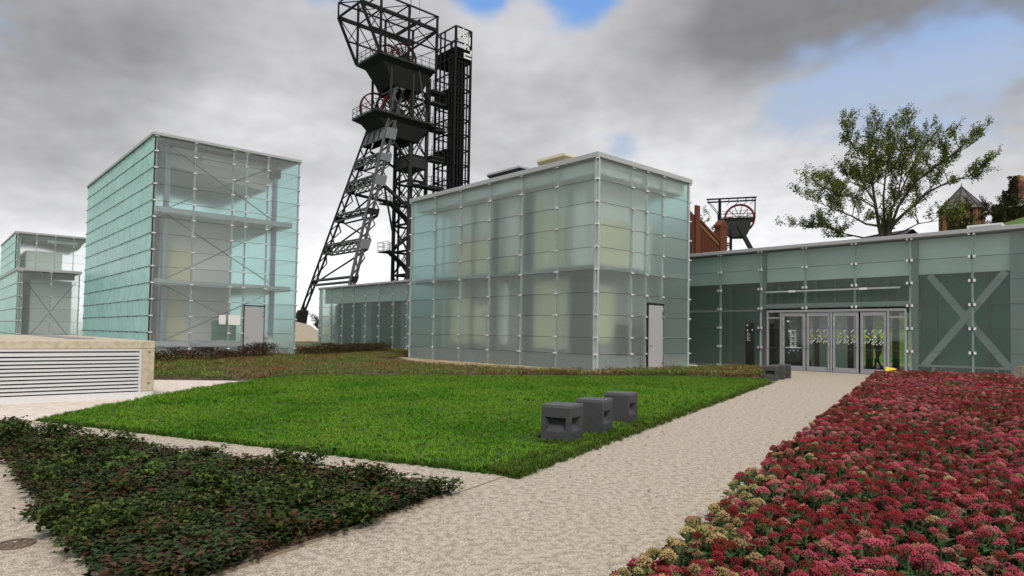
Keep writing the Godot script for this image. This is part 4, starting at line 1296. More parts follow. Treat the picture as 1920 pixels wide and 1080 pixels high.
func build_headframe() -> void:
	var dk: Material = M.iron_dark
	var lt: Material = M.iron_grey
	var p := thing("mine_headframe", "tall dark steel mine headframe with slanting strut, two wheel platforms and open crane cage", "headframe", Vector3(-67.5, 0, -42.0))
	p.position = Vector3.ZERO
	# slanting strut: half width along x, front and back chord lines by height
	var C := -67.5
	var P := func(side: int, back: int, y: float) -> Vector3:
		var hw := 4.66 - (y - 7.36) * 0.1275
		var zf := -33.8 - (y - 7.36) * 0.293
		var dz := 0.45 + 0.95 * smoothstep(3.0, 14.0, y) - 0.35 * smoothstep(22.0, 33.0, y)
		return Vector3(C + side * hw, y, zf - back * dz)
	var lev := [7.36, 11.5, 15.07, 19.0, 21.7, 24.9, 31.3]
	for side in [-1, 1]:
		for back in [0, 1]:
			beam("strut_chord", P.call(side, back, 2.9), P.call(side, back, 33.0), 0.24, lt if side == 1 else dk, p)
		var b := MB.new()
		var prev := 2.9
		for y in lev:
			lattice(b, P.call(side, 0, prev), P.call(side, 0, y), P.call(side, 1, prev), P.call(side, 1, y), 2 if y - prev < 5.0 else 3, 0.11)
			prev = y
		stuff(obj("strut_lattice", b, lt if side == 1 else dk, p))
		# base shoe
		b = MB.new()
		var q: Vector3 = P.call(side, 0, 2.9)
		b.hexa([q + Vector3(-0.5, -0.6, 0.6), q + Vector3(0.5, -0.6, 0.6), q + Vector3(0.5, -0.6, -0.8), q + Vector3(-0.5, -0.6, -0.8), q + Vector3(-0.35, 1.0, -0.05), q + Vector3(0.35, 1.0, -0.05), q + Vector3(0.35, 1.0, -1.1), q + Vector3(-0.35, 1.0, -1.1)])
		obj("base_shoe", b, dk, p)
	var hs := [0.55, 1.05, 0.75, 1.15, 0.9, 1.35, 1.4]
	for i in lev.size():
		var y: float = lev[i]
		var h: float = hs[i]
		for back in [0, 1]:
			for yy in [y, y - h]:
				beam("cross_girder", P.call(-1, back, yy), P.call(1, back, yy), 0.16, lt if back == 0 else dk, p)
			var b := MB.new()
			if i >= 5:
				b.quad(P.call(-1, back, y - h), P.call(1, back, y - h), P.call(1, back, y), P.call(-1, back, y))
				obj("girder_plate", b, M.iron_plate if back == 0 else dk, p)
				if back == 0:
					for t in [0.25, 0.5, 0.75]:
						beam("plate_rib", P.call(-1, 0, y - h).lerp(P.call(1, 0, y - h), t) + Vector3(0, 0, 0.05), P.call(-1, 0, y).lerp(P.call(1, 0, y), t) + Vector3(0, 0, 0.05), 0.08, dk, p)
			elif h > 0.8:
				lattice(b, P.call(-1, back, y - h), P.call(1, back, y - h), P.call(-1, back, y), P.call(1, back, y), 6, 0.09)
				stuff(obj("girder_lattice", b, lt, p))
		var bb := MB.new()
		lattice(bb, P.call(-1, 0, y), P.call(1, 0, y), P.call(-1, 1, y), P.call(1, 1, y), 6, 0.09)
		stuff(obj("girder_lattice", bb, dk, p))
		for side in [-1, 1]:
			bb = MB.new()
			var q := [P.call(side, 0, y - h), P.call(side, 1, y - h), P.call(side, 1, y), P.call(side, 0, y)]
			if side == -1: q.reverse()
			bb.prism([q[0] + Vector3(side * 0.16, 0, 0), q[1] + Vector3(side * 0.16, 0, 0), q[2] + Vector3(side * 0.16, 0, 0), q[3] + Vector3(side * 0.16, 0, 0)], Vector3(side * 0.04, 0, 0))
			obj("end_plate", bb, M.iron_plate if side == 1 and i != 0 and i != 2 else dk, p)
	for k in lev.size() - 1:
		if k < 5:
			var y0: float = lev[k]
			var y1: float = lev[k + 1] - hs[k + 1]
			beam("strut_diagonal", P.call(-1, 1, y0), P.call(1, 1, y1), 0.14, dk, p)
			if k % 2 == 1: beam("strut_diagonal", P.call(1, 1, y0), P.call(-1, 1, y1), 0.12, dk, p)
	# vertical shaft frame
	var sx := [-69.1, -65.8]
	var sz := [-42.65, -44.95]
	for x in sx:
		for z in sz:
			beam("shaft_column", Vector3(x, 0, z), Vector3(x, 33.0, z), 0.34, dk if x < -67 else M.iron_mid, p)
	beam("shaft_column", Vector3(-68.0, 0, -42.65), Vector3(-68.0, 26, -42.65), 0.2, dk, p)
	var ys := [2.0, 5.4, 8.4, 11.2, 14.4, 17.0, 19.6, 22.6, 26.0, 29.5, 33.0]
	for i in ys.size():
		var y: float = ys[i]
		for z in sz: beam("shaft_girder", Vector3(sx[0], y, z), Vector3(sx[1], y, z), 0.24, dk, p)
		for x in sx: beam("shaft_girder", Vector3(x, y, sz[0]), Vector3(x, y, sz[1]), 0.24, dk, p)
		if i > 0:
			var y0: float = ys[i - 1]
			var b := MB.new()
			for z in sz: lattice(b, Vector3(sx[0], y0, z), Vector3(sx[0], y, z), Vector3(sx[1], y0, z), Vector3(sx[1], y, z), 1, 0.11)
			for x in sx: lattice(b, Vector3(x, y0, sz[0]), Vector3(x, y, sz[0]), Vector3(x, y0, sz[1]), Vector3(x, y, sz[1]), 1, 0.11)
			obj("shaft_bracing", b, dk, p)
	for y in [21.2]:
		var b := MB.new()
		b.box(Vector3(sx[0] - 0.1, y, sz[1] - 0.1), Vector3(sx[1] + 0.1, y + 1.5, sz[0] + 0.1))
		obj("shaft_casing", b, M.iron_mid, p)
	# tie girders between strut and shaft
	for e in [[-1, -69.1, 17.6], [1, -65.8, 16.7]]:
		beam("tie_girder", P.call(e[0], 1, 17.9), Vector3(e[1], e[2] - 0.4, -42.6), 0.3, dk if e[0] < 0 else M.iron_mid, p)
		beam("tie_diagonal", P.call(e[0], 1, 17.9), Vector3(e[1], e[2] - 4.2, -42.6) * 0.5 + P.call(e[0], 1, 13.5) * 0.5, 0.16, dk, p)
		beam("tie_girder", P.call(e[0], 1, 23.2), Vector3(e[1], 21.6, -42.6), 0.24, dk if e[0] < 0 else M.iron_mid, p)
	# wheel platforms
	var plat := [[26.65, -70.26, -64.74, -45.3, -37.31, 2.35], [33.25, -70.2, -64.8, -45.6, -37.66, 2.9]]
	for k in 2:
		var q: Array = plat[k]
		var y: float = q[0]
		var b := MB.new()
		b.box(Vector3(q[1], y - 0.22, q[3]), Vector3(q[2], y, q[4]))
		obj("platform_deck", b, M.iron_mid, p)
		hopper(p, q[1] + 0.05, q[2] - 0.05, q[3] + 0.3, q[4] - 0.05, y - 0.224, 0.55, 0.9, 0.2, 0.7, dk)
		hopper(p, q[1] + 0.95, q[2] - 0.45, q[3] + 0.55, q[4] - 0.75, y - 0.776, q[5] - 0.6, 0.5, 1.2, 1.6, dk)
		railing(p, [Vector3(q[1] + 0.06, y, q[3]), Vector3(q[1] + 0.06, y, q[4] - 0.06), Vector3(q[2] - 0.06, y, q[4] - 0.06), Vector3(q[2] - 0.06, y, q[3])], 1.15, M.iron_mid)
	for e in [[-68.7, 27.7, -39.7, 2.25], [-66.5, 27.6, -41.3, 2.2], [-68.6, 34.35, -41.2, 1.85], [-66.4, 34.2, -41.9, 1.7]]:
		wheel(p, Vector3(e[0], e[1], e[2]), e[3], Vector3.RIGHT, M.wheel_red, dk)
		var b := MB.new()
		b.box(Vector3(e[0] - 0.65, e[1] - 1.0, e[2] - 0.5), Vector3(e[0] - 0.35, e[1] + 0.12, e[2] + 0.5))
		b.box(Vector3(e[0] + 0.35, e[1] - 1.0, e[2] - 0.5), Vector3(e[0] + 0.65, e[1] + 0.12, e[2] + 0.5))
		obj("wheel_bearing", b, dk, p)
	# supports between the platforms
	for x in [-69.6, -65.4]:
		for z in [-39.6, -42.6, -45.0]:
			beam("platform_post", Vector3(x, 26.6, z), Vector3(x, 32.2, z), 0.22, dk if x < -67 else M.iron_mid, p)
		var b := MB.new()
		lattice(b, Vector3(x, 26.7, -39.6), Vector3(x, 32.0, -39.6), Vector3(x, 26.7, -42.6), Vector3(x, 32.0, -42.6), 1, 0.12)
		lattice(b, Vector3(x, 26.7, -42.6), Vector3(x, 32.0, -42.6), Vector3(x, 26.7, -45.0), Vector3(x, 32.0, -45.0), 2, 0.12)
		obj("post_bracing", b, dk, p)
	for x in [-66.6, -65.2]:
		beam("ladder_stringer", Vector3(x, 26.6, -44.4), Vector3(x, 33.0, -43.2), 0.1, lt, p)
	var lb := MB.new()
	for k in 18: lb.bar(Vector3(-66.6, 26.8 + k * 0.34, -44.36 + k * 0.064), Vector3(-65.2, 26.8 + k * 0.34, -44.36 + k * 0.064), 0.05)
	stuff(obj("ladder_rungs", lb, lt, p))
	# crane cage on the upper platform
	var yb := 38.1
	var yt := 39.85
	for x in [-70.15, -64.85]:
		beam("crane_beam", Vector3(x, yb, -35.15), Vector3(x, yb, -45.6), 0.24, dk, p, 0.42)
		beam("top_rail", Vector3(x, yt, -35.15), Vector3(x, yt, -45.7), 0.16, dk, p)
		beam("mid_rail", Vector3(x, 35.7, -36.5), Vector3(x, 35.7, -45.5), 0.16, dk, p)
		beam("raking_strut", Vector3(x, yb, -35.2), Vector3(x, 33.2, -37.7), 0.26, dk, p)
		beam("cage_post", Vector3(x, yb, -35.2), Vector3(x, yt, -35.2), 0.16, dk, p)
		for z in [-37.75, -41.5, -45.5]:
			beam("cage_post", Vector3(x, 33.2, z), Vector3(x, yt + (0.6 if z > -41 else 0.0), z), 0.22, dk, p)
		for e in [[-37.75, 35.7, -41.5, 38.1], [-37.75, 38.1, -41.5, 33.3], [-41.5, 35.7, -45.5, 38.1], [-41.5, 38.1, -45.5, 35.7], [-41.5, 33.3, -45.5, 35.7], [-36.5, 35.7, -37.75, 38.0], [-37.75, 35.7, -35.4, 38.0], [-36.5, 35.6, -37.7, 33.4]]:
			beam("cage_brace", Vector3(x, e[1], e[0]), Vector3(x, e[3], e[2]), 0.09, dk, p)
	for z in [-35.2, -37.75, -41.5, -45.5]:
		beam("cage_cross_beam", Vector3(-70.15, yt, z), Vector3(-64.85, yt, z), 0.12, dk, p)
		if z != -41.5: beam("cage_cross_beam", Vector3(-70.15, yb, z), Vector3(-64.85, yb, z), 0.2 if z > -36 else 0.13, dk, p)
	beam("cage_brace", Vector3(-70.15, yt, -35.2), Vector3(-64.85, yb, -35.2), 0.1, dk, p)
	beam("cage_brace", Vector3(-70.15, yt, -37.75), Vector3(-64.85, yt, -41.5), 0.07, dk, p)
	beam("cage_brace", Vector3(-70.15, yt, -41.5), Vector3(-64.85, yt, -45.5), 0.07, dk, p)
	beam("crane_girder", Vector3(-70.15, 38.5, -43.0), Vector3(-64.85, 38.5, -43.0), 0.22, dk, p, 0.35)
	beam("cage_brace", Vector3(-70.15, 35.7, -43.5), Vector3(-64.85, 38.0, -45.5), 0.18, dk, p)
	var b := MB.new()
	b.tube(Vector3(-66.6, 39.8, -42.8), Vector3(-66.6, 46.0, -42.8), 0.05, 0.03, 6)
	b.tube(Vector3(-65.9, 39.8, -43.6), Vector3(-65.9, 44.5, -43.6), 0.025, 0.02, 5)
	obj("aerial_mast", b, dk, p)
	# walkways and stairs round the shaft
	for e in [[18.9, -65.7, -64.3, -47.0, -42.4], [22.3, -65.7, -64.6, -46.8, -44.9], [26.0, -65.7, -64.4, -46.9, -45.3], [29.3, -65.7, -64.6, -46.9, -44.9]]:
		b = MB.new()
		b.box(Vector3(e[1], e[0] - 0.18, e[3]), Vector3(e[2], e[0], e[4]))
		obj("walkway", b, M.iron_mid, p)
		railing(p, [Vector3(e[1], e[0], e[4]), Vector3(e[2], e[0], e[4]), Vector3(e[2], e[0], e[3])], 1.1, M.iron_mid)
	for e in [[11.1, -42.2], [16.9, -42.2]]:
		var y: float = e[0]
		b = MB.new()
		b.box(Vector3(-69.2, y - 0.12, -42.3), Vector3(-66.9, y, -40.6))
		obj("landing", b, dk, p)
		railing(p, [Vector3(-69.2, y, -42.3), Vector3(-69.2, y, -40.6), Vector3(-66.9, y, -40.6)], 1.1, dk)
		b = MB.new()
		b.bar(Vector3(-67.3, y, -40.8), Vector3(-67.3, y - 2.6, -44.4), 0.9, 0.2)
		b.bar(Vector3(-66.9, y + 1.0, -40.8), Vector3(-66.9, y - 1.6, -44.4), 0.06)
		for k in 6:
			var o := Vector3(-66.9, y, -40.8).lerp(Vector3(-66.9, y - 2.6, -44.4), k / 5.0)
			b.bar(o, o + Vector3.UP, 0.05)
		obj("stair_flight", b, dk, p)
		b = MB.new()
		b.bar(Vector3(-66.2, y - 2.6, -44.6), Vector3(-66.2, y - 5.4, -41.2), 0.9, 0.2)
		b.bar(Vector3(-65.7, y - 1.6, -44.6), Vector3(-65.7, y - 4.4, -41.2), 0.06)
		obj("stair_flight", b, dk, p)
	rebase(p, Vector3(-67.5, 0, -42.0), Vector3(-77.6, -0.23, -48.3), 1.15)
	# concrete footing
	var t := thing("strut_footing", "pale concrete footing block under the headframe strut, seen between the glass cubes", "footing", Vector3(-84.2, -0.1, -37.3))
	b = MB.new()
	b.prism([Vector3(-1.8, 0.25, -2.6), Vector3(-1.8, 0.25, 3.2), Vector3(-1.8, 1.9, 3.3), Vector3(-1.8, 3.0, 1.7), Vector3(-1.8, 2.4, -1.2), Vector3(-1.8, 1.6, -2.4)], Vector3(3.6, 0, 0))
	obj("block", flipped(b), M.concrete_pale, t)
	part_box("foot", Vector3(-2.1, -0.1, -2.9), Vector3(2.1, 0.245, 3.5), M.concrete_stain, t)
	t = thing("strut_footing", "concrete footing block under the near leg of the headframe strut, behind the low pavilion", "footing", Vector3(-71.4, -0.1, -37.3))
	part_box("block", Vector3(-1.6, 0.0, -2.6), Vector3(1.6, 2.6, 2.2), M.concrete_pale, t, 0.05)

func rebase(p: Node3D, old: Vector3, at: Vector3, k: float) -> void:   # put the origin at the foot and set the built size
	for c in p.get_children(): c.position -= old
	p.position = at
	p.scale = Vector3(k, k, k)

func build_lift_tower() -> void:
	var dk: Material = M.iron_dark
	var x0 := -67.0
	var x1 := -63.0
	var z1 := -46.98
	var z0 := -49.3
	var h := 38.6
	var p := thing("lift_tower", "slender dark steel lift tower with white marking at its top, right of the headframe", "lift tower")
	for x in [x0, x1]:
		for z in [z0, z1]:
			beam("corner_column", Vector3(x, 0, z), Vector3(x, h, z), 0.24, dk, p)
	for x in [-66.1, -65.2, -64.2, -63.6]:
		beam("guide_column", Vector3(x, 0, z1), Vector3(x, h - (3.2 if x > -65 else 0.0), z1), 0.16, dk, p)
	for z in [-47.5, -47.95, -48.35, -48.8]:
		beam("guide_column", Vector3(x1, 0, z), Vector3(x1, h - 4.0, z), 0.14, dk, p)
	var y := 1.5
	while y < h + 0.1:
		for z in [z0, z1]: beam("ring_beam", Vector3(x0, y, z), Vector3(x1, y, z), 0.14, dk, p)
		for x in [x0, x1]: beam("ring_beam", Vector3(x, y, z0), Vector3(x, y, z1), 0.14, dk, p)
		y += 1.855
	# closed lift car shaft inside and the plant boxes
	part_box("lift_shaft", Vector3(x1 - 1.25, 0, z0 + 0.45), Vector3(x1 - 0.45, h - 4.0, z1 - 0.6), M.iron_black, p)
	part_box("machine_room", Vector3(x0 + 0.2, h - 4.2, z0 + 0.1), Vector3(x1 - 0.1, h - 2.4, z1 - 0.1), M.iron_black, p)
	for q in [[29.6, 31.2], [22.6, 24.0], [17.2, 18.4]]:
		part_box("landing_box", Vector3(x0 + 0.1, q[0], z0 + 0.1), Vector3(x1 - 1.75, q[1], z1 - 0.1), M.iron_black, p)
	y = 0.4
	var b := MB.new()
	while y < h - 5.0:
		for x in [x0 + 0.45, x0 + 1.35, x0 + 2.25]: b.box(Vector3(x - 0.43, y, z1 - 0.05), Vector3(x + 0.43, y + 0.05, z1 - 0.02))
		b.box(Vector3(x1 - 0.05, y, z0), Vector3(x1 - 0.02, y + 0.05, z1))
		y += 0.95
	stuff(obj("mesh_bars", b, dk, p))
	for z in [z0, z1]: beam("bridge_beam", Vector3(-65.8, 26.0, z + 2.0), Vector3(-65.8, 26.0, z), 0.2, dk, p)
	for yy in [30.6, 26.2, 22.6, 19.0, 14.0]:
		part_box("bridge_deck", Vector3(-66.4, yy, z1 + 0.1), Vector3(-64.6, yy + 0.16, -44.9), M.iron_mid, p)
		railing(p, [Vector3(-64.6, yy + 0.16, z1 + 0.1), Vector3(-64.6, yy + 0.16, -44.95)], 1.1, dk)
	# white block-letter marking on the right face at the top
	var s := MB.new()
	var X := x1 + 0.16
	var strokes := [[0.15, 3.0, 0.75, 3.12], [0.35, 2.1, 0.47, 3.0], [0.75, 2.3, 0.87, 3.3], [0.87, 2.55, 1.3, 2.68], [1.2, 2.1, 1.32, 2.9], [0.9, 1.95, 1.3, 2.07], [1.0, 3.05, 1.45, 3.17], [0.15, 2.05, 0.35, 2.5],
		[1.0, 1.15, 1.12, 1.75], [1.12, 1.5, 1.45, 1.62], [1.45, 1.2, 1.57, 1.62], [0.95, 0.62, 1.95, 0.78], [1.8, 0.78, 1.95, 1.25], [0.95, 0.25, 1.95, 0.4], [0.95, 0.4, 1.08, 0.62], [1.6, 1.75, 1.75, 2.6]]
	for k in strokes:
		s.box(Vector3(X, h - 3.95 + k[1] * 1.15, z1 - k[2] * 1.12 - 0.1), Vector3(X + 0.05, h - 3.9 + k[3] * 1.15, z1 - k[0] * 1.12 - 0.05))
	stuff(obj("white_marking", s, M.white, p))
	for z in [z1 - 0.05, z0 + 0.4]:
		beam("sign_post", Vector3(x1 + 0.06, h - 4.0, z), Vector3(x1 + 0.06, h, z), 0.08, dk, p)
	rebase(p, Vector3(-65.0, 0, -48.1), Vector3(-74.75, -0.23, -55.3), 1.15)

func build_small_headframe() -> void:
	var dk: Material = M.iron_dark
	var p := thing("mine_headframe", "smaller dark headframe with red wheel and flat bowl platform, behind the brick gable", "headframe")
	# local frame: along the view, built in the plane x-z rotated so that its long side runs to the right
	var o := Vector3(-53.6, 0, -96.1)
	var e := Vector3(0.874, 0, -0.487)      # to the right
	var f := Vector3(0.487, 0, 0.874)       # towards the viewer
	var Q := func(a: float, y: float, d: float) -> Vector3: return o + e * a + Vector3.UP * y + f * d
	for d in [-1.2, 1.2]:
		beam("platform_beam", Q.call(-2.9, 20.2, d), Q.call(2.7, 20.2, d), 0.3, dk, p, 0.4)
		beam("top_beam", Q.call(-4.6, 23.5, d), Q.call(2.9, 23.5, d), 0.22, dk, p)
		for a in [-2.6, 2.7]: beam("post", Q.call(a, 20.2, d), Q.call(a, 23.5, d), 0.3 if a < 0 else 0.1, dk, p)
		for a in [-1.6, -0.3, 1.0, 2.0]: beam("top_brace", Q.call(a, 22.9, d), Q.call(a + 0.6, 23.5, d), 0.08, dk, p)
		beam("top_brace", Q.call(-4.4, 23.4, d), Q.call(-2.6, 21.0, d), 0.09, dk, p)
		beam("leg", Q.call(0.3, 19.2, d), Q.call(4.4, 11.0, d * 1.4), 0.5, M.iron_mid if d > 0 else dk, p)
		for a in [-2.6, -0.9]: beam("shaft_column", Q.call(a, 0, d), Q.call(a, 18.6, d), 0.3, dk, p)
		for y in [18.2, 16.4, 14.6, 12.8]:
			beam("shaft_girder", Q.call(-2.6, y, d), Q.call(-0.9, y, d), 0.2, dk, p)
			beam("shaft_brace", Q.call(-2.6, y - 1.7, d), Q.call(-0.9, y, d), 0.1, dk, p)
		railing(p, [Q.call(-2.9, 20.4, d), Q.call(2.7, 20.4, d)], 1.1, dk)
	var b := MB.new()
	lattice(b, Q.call(0.5, 19.0, 1.2), Q.call(4.4, 11.0, 1.68), Q.call(0.5, 19.0, -1.2), Q.call(4.4, 11.0, -1.68), 6, 0.12)
	stuff(obj("leg_lattice", b, dk, p))
	for k in 5:      # bowl under the platform
		var t0 := k / 5.0
		var t1 := (k + 1) / 5.0
		var w0 := 2.1 * sqrt(1.0 - t0 * t0 * 0.8)
		var w1 := 2.1 * sqrt(1.0 - t1 * t1 * 0.8)
		b = MB.new()
		b.hexa([Q.call(-w1, 20.0 - t1 * 2.6, 1.3), Q.call(w1, 20.0 - t1 * 2.6, 1.3), Q.call(w1, 20.0 - t1 * 2.6, -1.3), Q.call(-w1, 20.0 - t1 * 2.6, -1.3),
			Q.call(-w0, 20.0 - t0 * 2.6, 1.3), Q.call(w0, 20.0 - t0 * 2.6, 1.3), Q.call(w0, 20.0 - t0 * 2.6, -1.3), Q.call(-w0, 20.0 - t0 * 2.6, -1.3)])
		obj("bowl_plate", b, M.iron_mid, p)
	wheel(p, Q.call(0.4, 20.4, 0.2), 2.35, f, M.wheel_bright, M.wheel_bright, 0.3)

# ---------------------------------------------------------------- small things near by
func build_vent_box() -> void:
	var t := thing("concrete_vent", "low pale concrete ventilation box with horizontal louvres at the left edge", "vent box")
	var xf := -16.58
	part_box("concrete_top", Vector3(-27.2, 1.10, -4.04), Vector3(xf, 1.277, 6.0), M.concrete, t, 0.012)
	part_box("concrete_pier", Vector3(-16.95, 0.145, -4.038), Vector3(xf - 0.002, 1.098, -3.78), M.concrete, t, 0.01)
	part_box("concrete_wall", Vector3(-27.2, 0.0, -4.038), Vector3(-16.955, 1.098, -3.78), M.concrete, t)
	part_box("concrete_wall", Vector3(-27.2, 0.0, -3.775), Vector3(-26.9, 1.098, 6.0), M.concrete, t)
	part_box("base_plate", Vector3(-16.75, 0.0, -4.03), Vector3(xf + 0.015, 0.14, 6.0), M.zinc, t, 0.006)
	part_box("cavity_shade_panel", Vector3(-17.4, 0.14, -3.775), Vector3(-17.1, 1.098, 6.0), M.grey_black, t)  # painted black to stand for the unlit depth between the slats
	for z in [-3.82]:
		part_box("louvre_frame", Vector3(-16.72, 0.142, z + 0.045), Vector3(xf + 0.01, 1.095, z + 0.09), M.zinc, t)
	part_box("louvre_frame", Vector3(-16.72, 1.05, -3.725), Vector3(xf + 0.01, 1.096, 6.0), M.zinc, t)
	for k in 11:
		var y := 0.18 + k * 0.078
		var b := MB.new()
		var w := 0.03 if k < 10 else 0.055
		b.prism([Vector3(xf - 0.004, y - 0.012, -3.728), Vector3(xf - 0.004, y + w - 0.012, -3.728), Vector3(xf - 0.055, y + w + 0.012, -3.728), Vector3(xf - 0.055, y + w + 0.004, -3.728), Vector3(xf - 0.015, y - 0.002, -3.728)], Vector3(0, 0, 9.7))
		obj("louvre_slat", flipped(b), M.zinc, t)
	part_box("sealant_strip", Vector3(-26.5, 1.279, -3.2), Vector3(-18.5, 1.30, -2.7), M.steel_mid, t)
	for q in [[-3.93, 0.3], [-3.93, 1.0]]:
		part_box("anchor_plate", Vector3(xf - 0.001, q[1], q[0] - 0.025), Vector3(xf + 0.004, q[1] + 0.05, q[0] + 0.025), M.concrete_stain, t)

func bollard_mesh(front: bool) -> MB:
	var b := MB.new()
	var r := 0.23
	var h := 0.535
	for k in 4:
		var a := k * PI / 2.0
		var nn := Vector3(sin(a), 0, cos(a))
		var u := Vector3(cos(a), 0, -sin(a))
		var V := func(x: float, y: float, d: float) -> Vector3: return nn * (r - d) + u * x + Vector3.UP * y
		if k == 1 or k == 3 or (front and k == 0):
			var w := 0.165
			var y0 := 0.2
			var y1 := 0.405
			b.quad(V.call(-r, 0.0, 0), V.call(r, 0.0, 0), V.call(r, y0, 0), V.call(-r, y0, 0))
			b.quad(V.call(-r, y1, 0), V.call(r, y1, 0), V.call(r, h, 0), V.call(-r, h, 0))
			b.quad(V.call(-r, y0, 0), V.call(-w, y0, 0), V.call(-w, y1, 0), V.call(-r, y1, 0))
			b.quad(V.call(w, y0, 0), V.call(r, y0, 0), V.call(r, y1, 0), V.call(w, y1, 0))
			var e := V.call(-w * 0.6, y1 - 0.035, 0.155) as Vector3
			var f := V.call(w * 0.6, y1 - 0.035, 0.155) as Vector3
			b.quad(V.call(-w, y0, 0), V.call(w, y0, 0), f, e)
			b.quad(e, f, V.call(w, y1, 0), V.call(-w, y1, 0))
			b.tri(V.call(-w, y1, 0), V.call(-w, y0, 0), e)
			b.tri(V.call(w, y0, 0), V.call(w, y1, 0), f)
		else:
			b.quad(V.call(-r, 0.0, 0), V.call(r, 0.0, 0), V.call(r, h, 0), V.call(-r, h, 0))
	b.quad(Vector3(-r, h, r), Vector3(r, h, r), Vector3(r, h, -r), Vector3(-r, h, -r))
	return b

func build_bollards() -> void:
	var near := ["dark grey cube bollard light nearest the camera, with openings on two visible sides", "middle one of the three near grey cube bollard lights beside the path", "rearmost of the three near grey cube bollard lights beside the path"]
	var far := ["front one of the three distant grey cube bollards near the entrance doors", "middle one of the three distant grey cube bollards near the entrance doors", "rearmost of the three distant grey cube bollards near the entrance doors"]
	var at := [Vector3(-6.75, -0.03, -7.12), Vector3(-7.03, -0.03, -8.15), Vector3(-7.55, -0.03, -9.49), Vector3(-11.72, -0.03, -23.5), Vector3(-11.98, -0.03, -24.6), Vector3(-12.22, -0.03, -25.6)]
	var ma := bollard_mesh(true).mesh(M.bollard)
	var mb := bollard_mesh(false).mesh(M.bollard)
	var cap := MB.new()
	cap.cbox(Vector3(-0.23, 0.536, -0.23), Vector3(0.23, 0.585, 0.23), 0.003)
	var cm := cap.mesh(M.bollard_top)
	var foot := MB.new()
	foot.box(Vector3(-0.245, -0.06, -0.245), Vector3(0.245, 0.04, 0.245))
	var fm := foot.mesh(M.concrete_stain)
	for i in 6:
		var t := thing("bollard_light", (near if i < 3 else far)[i % 3], "bollard light", at[i], 0.315 + [0.0, 0.03, -0.02, 0.0, 0.02, 0.0][i], "cube bollard lights along the lawn edge")
		put("body", ma if i == 0 or i == 3 else mb, null, t)
		put("cap", cm, null, t)
		put("foot", fm, null, t)

func build_small_things() -> void:
	# information pylon
	var t := thing("info_pylon", "tall black information pylon left of the entrance doors", "sign", Vector3(-16.56, 0.03, -31.0), 0.05)
	part_box("slab", Vector3(-0.2, 0.0, -0.06), Vector3(0.2, 2.28, 0.06), M.gloss_black, t, 0.006)
	var b := MB.new()
	b.prism([Vector3(-0.13, 2.12, 0.0605), Vector3(-0.13, 2.22, 0.0605), Vector3(-0.04, 2.17, 0.0605)], Vector3(0, 0, 0.003))
	b.box(Vector3(0.13, 1.9, 0.0605), Vector3(0.18, 1.98, 0.0635))
	b.box(Vector3(-0.12, 1.88, 0.0605), Vector3(-0.06, 1.96, 0.0635))
	for k in 8:
		b.box(Vector3(-0.12, 1.78 - k * 0.055, 0.0605), Vector3(-0.12 + 0.09 + 0.05 * ((k * 5) % 3), 1.795 - k * 0.055, 0.0635))
	stuff(obj("white_lettering", b, M.white, t))
	# folded yellow floor sign behind the bed
	t = thing("floor_sign", "bright yellow folded floor sign just above the far edge of the red flowers", "floor sign", Vector3(-8.75, 0.06, -27.0), 0.5)
	for s in [-1, 1]:
		b = MB.new()
		b.hexa([Vector3(-0.32, 0.0, 0.19 * s + 0.012), Vector3(0.32, 0.0, 0.19 * s + 0.012), Vector3(0.32, 0.0, 0.19 * s - 0.012), Vector3(-0.32, 0.0, 0.19 * s - 0.012),
			Vector3(-0.24, 0.52, 0.014 * s + 0.011), Vector3(0.14, 0.46, 0.014 * s + 0.011), Vector3(0.14, 0.46, 0.014 * s - 0.011), Vector3(-0.24, 0.52, 0.014 * s - 0.011)])
		obj("panel", b, M.sign_yellow, t)
	# round ringed drum at the right edge
	t = thing("round_lamp", "round beige drum with concentric rings at the right edge of the flower bed", "lamp", Vector3(-4.8, 0.0, -26.6), -0.55)
	b = MB.new()
	b.tube(Vector3(0, 0.55, -0.2), Vector3(0, 0.55, 0.02), 0.2, 0.26, 24)
	obj("drum", b, M.cream_dark, t)
	for k in 4:
		b = MB.new()
		b.ring(Vector3(0, 0.55, 0.04 + 0.008 * k), Vector3(0, 0, 1), 0.255 - k * 0.06, 0.03, 0.022, 28)
		obj("ring", b, M.cream, t)
	b = MB.new()
	b.tube(Vector3(0, 0, -0.08), Vector3(0, 0.36, -0.08), 0.03, 0.03, 8)
	obj("stand", b, M.steel_dark, t)
	# drain grate in the path
	t = thing("drain_grate", "rusty round drain grate set in the path at the lower left", "drain grate", Vector3(-5.93, 0.004, -0.58), 0.3)
	b = MB.new()
	b.ring(Vector3(0, 0, 0), Vector3.UP, 0.125, 0.016, 0.02, 20)
	obj("ring", b, M.rust, t)
	for k in 8:
		b = MB.new()
		var a := TAU * k / 8
		b.bar(Vector3(cos(a) * 0.02, 0.001, sin(a) * 0.02), Vector3(cos(a) * 0.1, 0.001, sin(a) * 0.1), 0.02, 0.01)
		obj("bar", b, M.rust, t)

